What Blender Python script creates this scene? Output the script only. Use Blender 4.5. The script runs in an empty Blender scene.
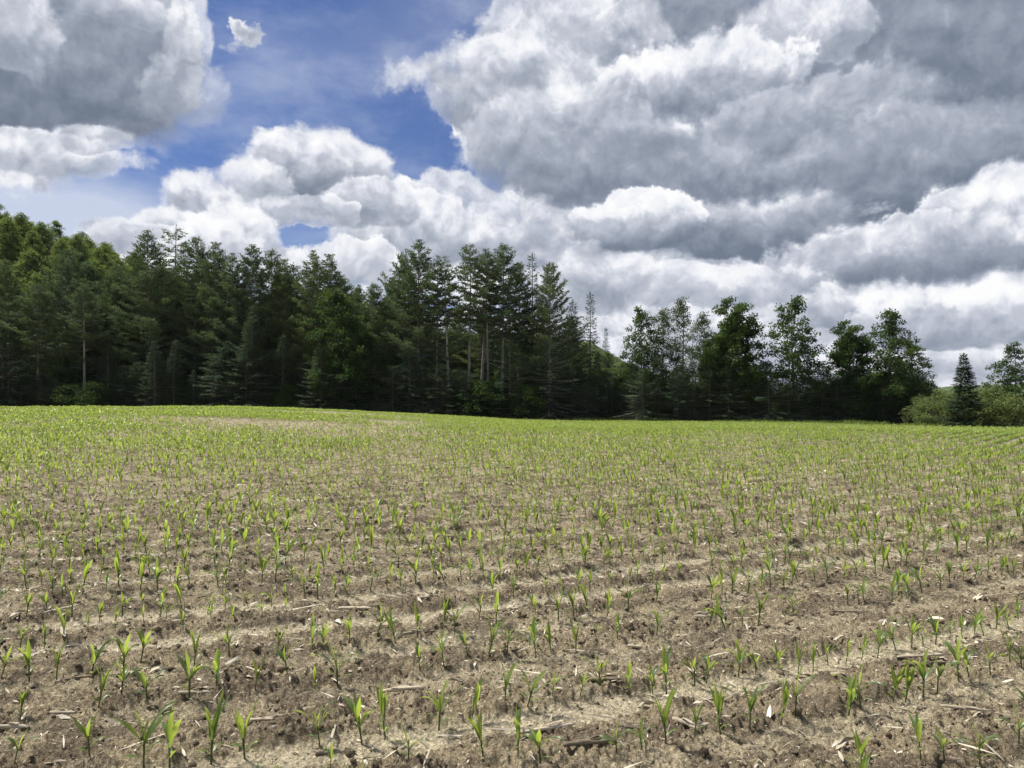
import bpy, bmesh, math, random
import numpy as np
from mathutils import Vector, Matrix

random.seed(7)
RNG = np.random.default_rng(11)
SC = bpy.context.scene
COL = SC.collection
R = math.radians

# ---------------------------------------------------------------- camera
EYE = 1.70
F = 768.0
HORIZON = 404.0
PITCH = math.atan((HORIZON - 384.0) / F)
cam_d = bpy.data.cameras.new('camera')
cam_d.sensor_width = 36.0
cam_d.lens = 36.0 * F / 1024.0
cam_d.clip_start = 0.05
cam_d.clip_end = 5000
cam = bpy.data.objects.new('camera', cam_d)
COL.objects.link(cam)
cam.location = (0, 0, EYE)
cam.rotation_euler = (R(90) + PITCH, 0, 0)
SC.camera = cam
SC.view_settings.view_transform = 'Standard'
SC.view_settings.look = 'None'
SC.view_settings.exposure = 0.42
SC.view_settings.gamma = 1.0
SC.cycles.max_bounces = 6
SC.cycles.diffuse_bounces = 3
SC.cycles.transmission_bounces = 3
SC.cycles.transparent_max_bounces = 6

def px_dir(px, py):
    """azimuth (from +Y towards +X) and elevation of the sky seen at a photo pixel"""
    dx, dy = (px - 512.0) / F, (384.0 - py) / F
    y = math.cos(PITCH) - dy * math.sin(PITCH)
    z = math.sin(PITCH) + dy * math.cos(PITCH)
    return math.atan2(dx, y), math.atan2(z, math.hypot(dx, y))

# ---------------------------------------------------------------- node helper
class NT:
    """small expression writer for shader node trees"""
    def __init__(self, tree):
        self.t = tree
        self.n = tree.nodes
        self.l = tree.links
    def put(self, sock, v):
        if isinstance(v, bpy.types.NodeSocket):
            self.l.new(v, sock)
        elif v is not None:
            sock.default_value = v
    def m(self, op, a, b=None, c=None, clamp=False):
        n = self.n.new('ShaderNodeMath'); n.operation = op; n.use_clamp = clamp
        for i, v in enumerate((a, b, c)):
            self.put(n.inputs[i], v)
        return n.outputs[0]
    def add(self, a, b): return self.m('ADD', a, b)
    def sub(self, a, b): return self.m('SUBTRACT', a, b)
    def mul(self, a, b): return self.m('MULTIPLY', a, b)
    def mad(self, a, b, c): return self.m('MULTIPLY_ADD', a, b, c)
    def v(self, op, a, b=None, c=None):
        n = self.n.new('ShaderNodeVectorMath'); n.operation = op
        for i, x in enumerate((a, b, c)):
            if x is not None: self.put(n.inputs[i], x)
        return n.outputs[1] if op in ('LENGTH', 'DISTANCE', 'DOT_PRODUCT') else n.outputs[0]
    def scale(self, a, s):
        n = self.n.new('ShaderNodeVectorMath'); n.operation = 'SCALE'
        self.put(n.inputs[0], a); self.put(n.inputs[3], s)
        return n.outputs[0]
    def ramp(self, x, f0, f1, t0=0.0, t1=1.0, smooth=True):
        n = self.n.new('ShaderNodeMapRange'); n.clamp = not smooth
        n.interpolation_type = 'SMOOTHSTEP' if smooth else 'LINEAR'
        for i, q in enumerate((x, f0, f1, t0, t1)):
            self.put(n.inputs[i], q)
        return n.outputs[0]
    def noise(self, vec, scale, detail=4, rough=0.5, dist=0.0, color=False, dim='3D', lac=2.0):
        n = self.n.new('ShaderNodeTexNoise'); n.noise_dimensions = dim
        if vec is not None: self.l.new(vec, n.inputs['Vector'])
        n.inputs['Scale'].default_value = scale
        n.inputs['Detail'].default_value = detail
        n.inputs['Roughness'].default_value = rough
        n.inputs['Lacunarity'].default_value = lac
        n.inputs['Distortion'].default_value = dist
        return n.outputs['Color' if color else 'Fac']
    def voro(self, vec, scale, detail=0, rough=0.5, feature='F1', dim='2D', smooth=None, out='Distance'):
        n = self.n.new('ShaderNodeTexVoronoi'); n.voronoi_dimensions = dim; n.feature = feature
        n.normalize = True
        self.l.new(vec, n.inputs['Vector'])
        n.inputs['Scale'].default_value = scale
        n.inputs['Detail'].default_value = detail
        n.inputs['Roughness'].default_value = rough
        if smooth is not None: n.inputs['Smoothness'].default_value = smooth
        return n.outputs[out]
    def mix(self, f, a, b, blend='MIX'):
        n = self.n.new('ShaderNodeMix'); n.data_type = 'RGBA'; n.blend_type = blend
        self.put(n.inputs[0], f)
        for i, x in ((6, a), (7, b)):
            if isinstance(x, (tuple, list)) and len(x) == 3: x = (*x, 1.0)
            self.put(n.inputs[i], x)
        return n.outputs[2]
    def comb(self, x, y, z):
        n = self.n.new('ShaderNodeCombineXYZ')
        for i, q in enumerate((x, y, z)): self.put(n.inputs[i], q)
        return n.outputs[0]
    def sep(self, v):
        n = self.n.new('ShaderNodeSeparateXYZ'); self.l.new(v, n.inputs[0])
        return n.outputs
    def attr(self, name, out='Fac'):
        n = self.n.new('ShaderNodeAttribute'); n.attribute_name = name
        return n.outputs[out]

def srgb(r, g, b):
    f = lambda c: c / 12.92 if c <= 0.04045 else ((c + 0.055) / 1.055) ** 2.4
    return tuple(f(c / 255.0) for c in (r, g, b))
# ---------------------------------------------------------------- sun and sky
SUN_EL, SUN_AZ = 57.0, -64.0            # ahead of the camera, a little to the left, high
sun_d = bpy.data.lights.new('sun', 'SUN')
sun_d.energy = 5.0
sun_d.angle = R(11.0)
sun_d.color = (1.0, 0.955, 0.88)
sun = bpy.data.objects.new('sun', sun_d)
COL.objects.link(sun)
sdir = Vector((math.sin(R(SUN_AZ)) * math.cos(R(SUN_EL)), math.cos(R(SUN_AZ)) * math.cos(R(SUN_EL)), math.sin(R(SUN_EL))))
sun.rotation_euler = sdir.to_track_quat('Z', 'Y').to_euler()
sun.location = sdir * 60

SKY_STRENGTH = 0.1
def build_world():
    w = bpy.data.worlds.new('World'); SC.world = w
    w.use_nodes = True
    t = w.node_tree; t.nodes.clear(); k = NT(t)
    out = t.nodes.new('ShaderNodeOutputWorld')
    bg = t.nodes.new('ShaderNodeBackground'); bg.inputs[1].default_value = SKY_STRENGTH
    t.links.new(bg.outputs[0], out.inputs[0])
    sky = t.nodes.new('ShaderNodeTexSky'); sky.sky_type = 'NISHITA'
    sky.sun_disc = False
    sky.sun_elevation = R(SUN_EL); sky.sun_rotation = R(SUN_AZ)
    sky.air_density = 1.0; sky.dust_density = 0.4; sky.ozone_density = 1.6
    tc = t.nodes.new('ShaderNodeTexCoord')
    D = tc.outputs['Generated']
    x, y, z = k.sep(D)
    az = k.m('ARCTAN2', x, y); el = k.m('ARCSINE', z)
    Q = k.comb(az, el, 0.0)
    # cloud decks are seen more edge-on towards the horizon
    elp = k.mul(k.m('LOGARITHM', k.m('MAXIMUM', k.add(el, 0.07), 0.01), math.e), 0.30)
    Qn = k.comb(az, elp, 0.0)
    # warped lookup for ragged cloud borders
    n1 = k.v('SUBTRACT', k.noise(Q, 6.0, 3, 0.55, color=True), (0.5, 0.5, 0.5))
    n2 = k.v('SUBTRACT', k.noise(Q, 22.0, 6, 0.62, color=True), (0.5, 0.5, 0.5))
    Qw = k.v('ADD', Q, k.v('ADD', k.v('MULTIPLY', n1, (0.11, 0.08, 0)), k.v('MULTIPLY', n2, (0.07, 0.055, 0))))
    Qs = k.v('ADD', Q, k.v('ADD', k.v('MULTIPLY', n1, (0.10, 0.05, 0)), k.v('MULTIPLY', n2, (0.035, 0.03, 0))))
    def blobs(vec, items, start):
        acc = start
        for (px, py, rx, ry, wgt) in items:
            a, e = px_dir(px, py)
            d = k.v('MULTIPLY', k.v('SUBTRACT', vec, (a, e, 0)), (F / rx, F / ry, 0))
            s = k.ramp(k.v('LENGTH', d), 0.0, 1.0, wgt, 0.0)
            acc = k.add(acc, s)
        return acc
    # ---- where there is cloud: positive blobs are cloud, negative ones blue gaps
    cover = [
        # upper left bank
        (60, 40, 190, 130, 1.3), (150, 40, 75, 90, 0.8), (60, 130, 130, 50, 0.9), (190, 88, 40, 40, 0.8), (20, 150, 90, 36, 0.7),
        (155, 122, 26, 26, .5), (-120, 80, 200, 150, 1.0),
        # centre cumulus dome and its skirt
        (318, 176, 74, 56, 1.7), (203, 205, 44, 44, 1.5), (190, 236, 95, 34, 1.0), (262, 200, 34, 30, .6), (262, 152, 28, 28, .5), (158, 178, 60, 30, -.4), (232, 172, 18, 20, -.3), (375, 205, 90, 50, 0.9), (270, 215, 80, 44, .8),
        (122, 236, 60, 36, 1.2), (436, 222, 84, 50, .9), (470, 255, 110, 60, .9), (240, 258, 120, 50, .75), (370, 270, 120, 60, .9), (180, 250, 70, 40, .5),
        # small wisp
        (243, 34, 24, 14, .80), (230, 18, 17, 14, .62), (212, 30, 14, 40, -.5),
        # large right hand bank
        (400, 68, 62, 32, 0.95), (520, 90, 110, 110, 1.2), (480, 120, 60, 70, .8), (620, 60, 170, 150, 1.2), (560, 200, 110, 90, 1.0),
        (820, 120, 330, 220, 1.4), (740, 250, 220, 110, 1.1), (1000, 220, 260, 200, 1.2), (900, 330, 320, 80, .85), (640, 300, 200, 110, 1.0), (620, 380, 400, 90, .8), (860, 390, 400, 60, .7), (300, 330, 300, 60, .6),
        (560, 20, 60, 60, .5), (1200, 120, 300, 300, 1.2), (490, 30, 30, 26, .25),
        # gaps
        (340, 10, 150, 90, -0.7), (300, 95, 130, 46, -0.8), (170, 172, 80, 26, -1.0), (215, 140, 40, 40, -.5), (300, 241, 60, 15, -1.15), (410, 150, 36, 32, -1.0),
        (450, 170, 30, 14, -1.1), (470, 196, 40, 10, -.55), (505, 205, 16, 12, -.6), (70, 195, 110, 26, -.6), (505, 5, 30, 26, -.6), (430, 120, 30, 24, -.35),
        (225, 110, 26, 60, -.4), (960, 385, 150, 22, -.5), (880, 350, 60, 16, -.4), (905, 325, 60, 14, -.3),
    ]
    # outside the photograph broken cloud carries on
    behind = k.ramp(k.noise(D, 2.2, 5, 0.55), 0.42, 0.62, -0.2, 1.1)
    side = k.ramp(k.m('ABSOLUTE', az), 0.70, 0.95)
    up = k.ramp(el, 0.56, 0.72)
    outside = k.m('MAXIMUM', side, up)
    B = blobs(Qw, cover, k.mul(behind, outside))
    fb = k.noise(Qn, 9.0, 9, 0.60)
    Qb2 = k.v('ADD', Q, k.v('ADD', k.v('MULTIPLY', n1, (0.05, 0.04, 0)), k.v('MULTIPLY', n2, (0.012, 0.011, 0))))
    bil2 = k.voro(Qb2, 42.0, 2.0, 0.55)
    Qb = k.v('ADD', Q, k.v('ADD', k.v('MULTIPLY', n1, (0.06, 0.05, 0)), k.v('MULTIPLY', n2, (0.022, 0.020, 0))))
    bil = k.voro(Qb, 15.0, 4.0, 0.58)
    fine = k.noise(k.v('MULTIPLY', Q, (1, 1.2, 1)), 38.0, 7, 0.66)
    T = k.add(k.add(k.m('MINIMUM', B, 1.35), k.mad(k.sub(fb, 0.5), 0.95, -0.30)), k.add(k.add(k.mul(k.sub(0.40, bil), 1.55), k.mul(k.sub(0.42, bil2), 0.42)), k.mul(k.sub(fine, 0.5), 0.55)))
    soft = k.ramp(k.noise(Q, 6.0, 3, 0.5), 0.36, 0.64, 0.26, 0.95)
    alpha = k.ramp(T, 0.0, soft)
    # ---- how dark the cloud looks (thick bases) and where the light breaks through
    shade = [
        (95, 75, 150, 70, 0.62), (20, 112, 110, 34, 0.5), (120, 100, 90, 36, .28), (170, 30, 46, 50, .22), (-60, 60, 90, 120, .4),
        (320, 175, 56, 34, 0.36), (285, 190, 50, 26, .2), (215, 205, 30, 20, .16), (420, 205, 70, 32, .22), (360, 240, 60, 26, .12), (185, 232, 50, 20, .12),
        (690, 22, 80, 52, 0.45), (720, 100, 120, 34, 0.42), (780, 112, 60, 22, .2), (930, 40, 170, 90, 0.5), (1010, 90, 120, 60, .25),
        (880, 168, 250, 60, 0.50), (920, 205, 80, 36, 0.34), (760, 232, 75, 34, 0.55), (720, 250, 90, 20, .25), (640, 240, 60, 22, 0.42), (590, 165, 120, 40, .36),
        (620, 170, 60, 30, .1), (900, 262, 180, 34, .40), (990, 265, 110, 44, .30), (520, 75, 46, 22, .25), (545, 60, 60, 60, .1), (800, 200, 200, 60, .12), (610, 285, 50, 30, .25),
        (560, 15, 60, 40, .2), (930, 335, 60, 22, .22), (850, 300, 50, 22, .2), (970, 358, 90, 12, .22), (500, 215, 60, 50, .14), (640, 110, 80, 60, .2), (450, 45, 40, 30, .10),
        (760, 140, 330, 190, .16), (520, 170, 120, 90, .08), (830, 270, 260, 60, .12),
        # brightenings
        (35, 40, 46, 20, -0.45), (75, 66, 26, 14, -0.5), (10, 18, 26, 40, -.4), (110, 8, 46, 14, -0.35), (185, 88, 36, 30, -0.4), (70, 145, 110, 24, -0.4), (165, 118, 24, 18, -.3), (190, 20, 14, 50, -.3),
        (300, 145, 60, 22, -0.12), (560, 92, 26, 26, -0.45), (540, 40, 40, 30, -0.25), (632, 25, 40, 24, -0.35), (670, 52, 66, 20, -0.5), (640, 72, 22, 26, -.3),
        (800, 30, 60, 30, -0.45), (790, 62, 70, 26, -0.3), (835, 122, 36, 16, -0.35), (690, 122, 26, 12, -.4), (735, 155, 50, 18, -0.25),
        (612, 212, 32, 16, -0.6), (655, 190, 40, 20, -.15), (790, 210, 60, 10, -0.5), (830, 225, 40, 14, -.35), (905, 232, 60, 16, -0.42), (940, 240, 40, 14, -.3),
        (1005, 205, 46, 28, -0.6), (870, 294, 40, 14, -0.5), (750, 280, 110, 26, -0.45), (990, 300, 90, 22, -0.45), (540, 270, 70, 40, -.3), (690, 310, 120, 60, -.25), (940, 360, 120, 12, -.35), (770, 330, 120, 50, -.3),
        (400, 68, 50, 24, -.12), (480, 150, 40, 40, -.1), (515, 225, 24, 20, -.3),
    ]
    S = blobs(Qs, shade, 0.0)
    mid = k.noise(k.v('ADD', Qn, k.v('MULTIPLY', n1, (0.08, 0.05, 0))), 10.0, 9, 0.62)
    # relief of the billows, lit from above
    def relief_field(v):
        return k.add(k.mul(k.voro(v, 15.0, 4.0, 0.58), -0.9), k.add(k.mul(k.voro(v, 42.0, 2.0, 0.55), -0.40), k.noise(v, 18.0, 5, 0.56)))
    Qr = Qb
    rel = k.sub(relief_field(Qr), relief_field(k.v('ADD', Qr, (-0.006, 0.018, 0))))
    S2 = k.add(S, k.add(k.mul(k.sub(mid, 0.5), 1.10), k.add(k.add(k.mul(k.sub(0.42, bil), 0.50), k.mul(k.sub(0.42, bil2), 0.22)), k.mul(k.sub(fine, 0.5), 0.30))))
    core = k.ramp(S2, 0.02, 0.30)
    deep = k.ramp(k.mad(S2, 0.5, k.mul(S, 0.5)), 0.16, 0.85)
    rim = k.mul(k.ramp(S2, -0.16, 0.03), k.ramp(S2, 0.03, 0.16, 1.0, 0.0))
    thick = k.ramp(T, 0.02, 0.85, 0.0, 0.30)
    glow = k.ramp(S2, -0.02, -0.50)
    big = k.noise(k.v('ADD', Qn, (3.1, 1.7, 0)), 4.2, 4, 0.5)
    dark = k.add(k.mul(core, 0.22), k.mul(deep, 0.40))
    dark = k.add(dark, k.mad(rim, -0.10, k.mad(glow, -0.34, k.add(thick, 0.06))))
    dark = k.add(dark, k.mad(rel, -0.58, k.mul(k.sub(big, 0.5), 0.45)))
    dark = k.add(dark, k.mul(outside, 0.12))
    # ---- separate heaped clouds, farthest first: lit tops, flat grey bases
    heaps = [
        # x, y, half width, half height, tone of the top, tone of the base, opacity
        (40, 66, 150, 78, .78, 1.0, .93), (118, 70, 68, 56, .66, 1.0, .9), (8, 18, 40, 46, .0, .60, .85), (188, 34, 22, 46, .0, .42, .65), (184, 92, 40, 36, .10, .50, .5), (100, -6, 56, 20, .04, .60, .7),
        (545, 40, 80, 62, .12, .58, .8), (690, 18, 95, 52, .62, .95, .8), (632, 30, 46, 34, .04, .60, .75), (945, 50, 180, 100, .66, .98, .85),
        (515, 92, 92, 56, .12, .80, .75), (800, 34, 66, 40, .10, .56, .75), (700, 92, 110, 54, .06, 1.1, .95), (575, 150, 120, 62, .26, .84, .75),
        (815, 132, 130, 52, .34, .82, .75), (915, 178, 210, 58, .50, 1.2, .95), (600, 172, 130, 44, .56, .92, .75), (765, 232, 92, 38, .40, 1.2, .95),
        (1012, 222, 80, 44, .0, .72, .85), (630, 228, 72, 36, .04, .95, .9), (905, 258, 130, 34, .14, .92, .9), (715, 288, 100, 24, .14, .62, .6),
        (865, 304, 70, 22, .04, .66, .75), (1000, 312, 120, 32, .06, .70, .8), (945, 362, 130, 14, .04, .44, .8), (590, 285, 70, 40, .12, .60, .7),
        (456, 214, 76, 44, .14, .66, .85), (508, 240, 66, 46, .08, .60, .8), (410, 236, 84, 46, .08, .58, .85), (320, 178, 74, 52, .05, 1.05, .95),
        (262, 188, 34, 24, .02, .44, .85), (372, 208, 46, 30, .08, .62, .85), (204, 206, 36, 32, .05, .72, .95), (300, 216, 50, 18, .08, .56, .7), (236, 240, 44, 30, .02, .44, .9),
        (168, 234, 44, 22, .05, .48, .9), (132, 240, 34, 18, .10, .50, .9), (210, 250, 50, 24, .02, .38, .85), (346, 268, 56, 24, .04, .44, .8),
        (30, 150, 90, 20, .03, .40, .85), (100, 140, 36, 15, .03, .40, .7), 
    ]
    nz = k.add(k.mul(k.sub(0.40, bil), 1.25), k.add(k.mul(k.sub(0.42, bil2), 0.42), k.mul(k.sub(fine, 0.5), 0.55)))
    relief = k.add(k.mad(rel, -0.60, 0.05), k.mul(k.sub(mid, 0.5), 0.26))
    for (px, py, rx, ry, top, base, opac) in heaps:
        a_, e_ = px_dir(px, py)
        d = k.v('MULTIPLY', k.v('SUBTRACT', Qb, (a_, e_, 0)), (F / rx, F / ry, 0))
        dy = k.sep(d)[1]
        inner = k.m('MINIMUM', k.sub(1.0, k.v('LENGTH', d)), k.mad(dy, 1.3, 1.0))
        Tk = k.mad(nz, min(.62, 22.0 / ry), inner)
        ak = k.mul(k.ramp(Tk, 0.02, k.mad(soft, 0.30, 0.06)), opac)
        tone = k.ramp(k.mad(nz, 0.45, dy), 0.75, -0.70, top, base)
        tone = k.add(k.add(tone, k.ramp(Tk, 0.0, 0.26, -0.20, 0.02)), relief)
        dark = k.add(dark, k.mul(ak, k.sub(tone, dark)))
        alpha = k.m('MAXIMUM', alpha, ak)
    # light breaking through the thin places between the heaps
    shine = blobs(Qs, [(562, 92, 30, 28, .36), (545, 44, 40, 30, .20), (640, 55, 60, 26, .35), (700, 120, 46, 18, .34), (800, 45, 70, 40, .34), (845, 118, 60, 20, .34), (775, 202, 90, 14, .45),
                       (612, 208, 46, 18, .45), (655, 186, 50, 26, .22), (850, 228, 70, 16, .36), (1010, 196, 60, 20, .40), (760, 272, 120, 20, .36), (872, 290, 60, 14, .40), (990, 292, 90, 16, .34), (505, 150, 50, 60, .16), (735, 158, 70, 20, .22)], 0.0)
    dark = k.sub(dark, k.mul(shine, k.ramp(k.add(mid, k.mul(fine, .6)), .62, .98, .12, .85)))
    cr = t.nodes.new('ShaderNodeValToRGB')
    e = cr.color_ramp.elements
    cr.color_ramp.interpolation = 'LINEAR'
    stops = [(0.0, (255, 255, 255)), (0.13, (240, 242, 248)), (0.30, (198, 203, 215)), (0.52, (162, 170, 185)), (0.80, (131, 141, 157)), (1.0, (112, 123, 141))]
    e[0].position = 0.0; e[1].position = 1.0
    for _ in range(len(stops) - 2): e.new(0.5)
    for el_, (p, c) in zip(e, stops):
        el_.position = p; el_.color = (*srgb(*c), 1.0)
    t.links.new(k.ramp(dark, 0.0, 1.14, smooth=False), cr.inputs[0])
    cloud = k.scale(cr.outputs[0], 0.745 / SKY_STRENGTH)
    # ---- blue sky with a thin veil of high cloud
    blue = k.v('MULTIPLY', sky.outputs[0], (0.255, 0.365, 0.60))
    veil_n = k.noise(k.v('MULTIPLY', k.v('ADD', Q, k.v('MULTIPLY', n1, (0.05, 0.05, 0))), (1.0, 1.9, 1)), 5.0, 8, 0.62)
    veil = k.add(k.ramp(veil_n, 0.38, 0.74, 0.06, 0.44), blobs(Q, [(60, 205, 190, 46, .62), (40, 240, 220, 60, .4), (330, 60, 130, 50, .12), (430, 20, 110, 60, .12)], 0.0))
    low = k.ramp(el, 0.0, 0.30, 0.40, 0.0)
    veil = k.m('MINIMUM', k.add(veil, low), 0.9)
    pale = tuple(0.75 * c / SKY_STRENGTH for c in srgb(206, 215, 234))
    blue = k.mix(veil, blue, pale)
    col = k.mix(alpha, blue, cloud)
    # ground side of the world
    col = k.mix(k.ramp(z, -0.06, -0.01), (0.9, 0.95, 0.7), col)
    t.links.new(col, bg.inputs[0])
    w.cycles.sampling_method = 'MANUAL'
    w.cycles.sample_map_resolution = 1024
build_world()
# ---------------------------------------------------------------- tagging
def tag(o, label=None, cat=None, group=None, kind=None):
    if label: o['label'] = label
    if cat: o['category'] = cat
    if group: o['group'] = group
    if kind: o['kind'] = kind
    return o

def mesh_from(name, verts, faces, mat=None, smooth=False, mats=None, mat_idx=None):
    """verts (n,3) array, faces: list of (m,k) int arrays with k = 3 or 4"""
    me = bpy.data.meshes.new(name)
    verts = np.asarray(verts, dtype=np.float32)
    faces = [np.asarray(f, dtype=np.int32) for f in faces if len(f)]
    me.vertices.add(len(verts)); me.vertices.foreach_set('co', verts.ravel())
    loops = np.concatenate([f.ravel() for f in faces])
    counts = np.concatenate([np.full(len(f), f.shape[1], dtype=np.int32) for f in faces])
    starts = np.concatenate([[0], np.cumsum(counts)[:-1]]).astype(np.int32)
    me.loops.add(len(loops)); me.loops.foreach_set('vertex_index', loops)
    me.polygons.add(len(counts)); me.polygons.foreach_set('loop_start', starts)
    me.polygons.foreach_set('loop_total', counts)
    if smooth: me.polygons.foreach_set('use_smooth', np.ones(len(counts), dtype=bool))
    me.update(calc_edges=True)
    for m in (mats or ([mat] if mat else [])): me.materials.append(m)
    if mat_idx is not None: me.polygons.foreach_set('material_index', np.asarray(mat_idx, dtype=np.int32))
    return me
def vattr(me, name, vals):
    a = me.attributes.new(name, 'FLOAT', 'POINT'); a.data.foreach_set('value', np.asarray(vals, dtype=np.float32))
def link(name, me, parent=None, loc=None):
    o = bpy.data.objects.new(name, me); COL.objects.link(o)
    if parent: o.parent = parent
    if loc is not None: o.location = loc
    return o

# ---------------------------------------------------------------- value noise in numpy
def _hash(ix, iy, seed):
    h = (ix.astype(np.uint32) * np.uint32(374761393) + iy.astype(np.uint32) * np.uint32(668265263) + np.uint32((seed * 2246822519) & 0xffffffff))
    h = (h ^ (h >> np.uint32(13))) * np.uint32(1274126177)
    h = h ^ (h >> np.uint32(16))
    return (h & np.uint32(0xffffff)).astype(np.float32) / np.float32(0xffffff)
def vnoise(x, y, seed=0):
    xi = np.floor(x); yi = np.floor(y)
    fx = (x - xi).astype(np.float32); fy = (y - yi).astype(np.float32)
    ix = xi.astype(np.int64); iy = yi.astype(np.int64)
    ux = fx * fx * fx * (fx * (fx * 6 - 15) + 10); uy = fy * fy * fy * (fy * (fy * 6 - 15) + 10)
    a = _hash(ix, iy, seed); b = _hash(ix + 1, iy, seed); c = _hash(ix, iy + 1, seed); d = _hash(ix + 1, iy + 1, seed)
    return (a + (b - a) * ux) * (1 - uy) + (c + (d - c) * ux) * uy
def fbm(x, y, octv=4, seed=0, gain=0.5):
    s = 0; a = 1.0; n = 0
    for i in range(octv):
        s = s + a * vnoise(x * 2 ** i + 17.3 * i, y * 2 ** i - 9.1 * i, seed + i); n += a; a *= gain
    return s / n

# ---------------------------------------------------------------- the lie of the land
def sstep(a, b, x):
    t = np.clip((x - a) / (b - a), 0, 1); return t * t * (3 - 2 * t)
def land(x, y):
    """height of the ground: a knoll in the field at left, a wooded hillside behind it"""
    x = np.asarray(x, dtype=np.float64); y = np.asarray(y, dtype=np.float64)
    wx = 1.0 - sstep(-24, 9, x)
    k = 1.36 * wx * np.exp(-((y - 58) / 25.0) ** 2 / 2)
    k = k + 0.18 * np.exp(-(((x - 16) / 14) ** 2 + ((y - 40) / 14) ** 2)) - 0.26 * sstep(14, 45, x) * np.exp(-((y - 66) / 28.0) ** 2) - 0.34 * sstep(-14, 6, x) * sstep(40, 82, y) * (1 - sstep(120, 160, y))
    far = sstep(112, 190, y + 0.10 * np.abs(x)) * (1 - sstep(-132, -42, x)) * 39.0
    far = far + sstep(190, 330, y) * (1 - sstep(-260, -130, x)) * 24.0
    return k + far

# ---------------------------------------------------------------- the corn rows
ROW0, ROWD = 0.312, 0.79
def g(x):
    x = np.asarray(x, dtype=np.float64)
    xl = np.clip(x, -2.7, 21.0)
    return 0.40 * xl + 0.016 * xl * xl + (x - xl) * np.where(x < 0, 0.3136, 1.072)
def fan(x): return 0.02 * np.clip(x, -20, 25)
def row_y(x, c):
    """the rows swing away to the right and fan out a little with distance"""
    return c + g(x) + fan(x) * (c - 3.0)
def row_t(x, y):
    f = fan(x)
    return ((y - g(x) + 3.0 * f) / (1 + f) - ROW0) / ROWD

def ground_relief(x, y):
    """furrow profile, clods and crumbs; returns height and how smooth the soil is there"""
    t = row_t(x, y) + (fbm(x * 0.9, y * 0.9, 2, 3) - 0.5) * 0.22
    idx = np.floor(t + 0.62); fr = t - idx                      # -0.62 .. 0.38 around its row
    rowr = _hash(idx.astype(np.int64), np.zeros_like(idx, dtype=np.int64), 5)
    band = sstep(-0.46, -0.36, fr) * (1 - sstep(-0.08, 0.03, fr))
    patch = sstep(0.30, 0.62, fbm(x * 0.35 + 30, row_t(x, y) * 0.9, 3, 21) + 0.50 * (rowr - 0.5))
    track = sstep(.52, .58, rowr)
    smooth = band * np.maximum(0.30 + 0.60 * patch, .97 * track)
    dist = np.hypot(x, y)
    fade = 1 - .75 * sstep(22, 60, dist)
    rough = 1 - 0.86 * smooth
    c1 = fbm(x * 7.0, y * 7.0, 3, 31)
    c2 = 1 - np.abs(2 * fbm(x * 15.0, y * 15.0, 3, 41) - 1)
    c3 = fbm(x * 45.0, y * 45.0, 3, 51, 0.6)
    c4 = 1 - np.abs(2 * fbm(x * 28.0, y * 28.0, 2, 45) - 1)
    clod = sstep(0.50, 0.72, fbm(x * 4.2 + 5, y * 6.0, 3, 61)) * rough
    h = 0.040 * (fbm(x * 1.6, y * 1.6, 2, 71) - 0.5) - 0.028 * smooth + 0.012 * np.cos(2 * np.pi * (fr - 0.12))
    h = h + rough * (0.060 * (c1 - 0.5) + 0.042 * (c2 - 0.6) + 0.030 * (c4 - 0.5)) + (0.48 + 0.52 * rough) * 0.042 * (c3 - 0.5) + 0.040 * clod * c1
    wet = np.exp(-((fr - .13) / .15) ** 2) * sstep(.36, .62, fbm(x * 2.2 + 9, y * 2.2, 3, 81))
    clod = np.clip(clod + .75 * wet * (1 - smooth), 0, 1)
    return h * fade, smooth, clod
def soil_z(x, y):
    h, s, c = ground_relief(np.asarray(x, dtype=np.float64), np.asarray(y, dtype=np.float64))
    return land(x, y) + h

# field limits: the corn stops a few metres short of the trees
def field_edge(x):
    """far edge (y) of the planted field"""
    x = np.asarray(x, dtype=np.float64)
    return np.interp(x, [-120, -60, -5, 10, 30, 42, 60, 90], [92, 90, 90, 88, 84, 74, 62, 40])

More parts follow.
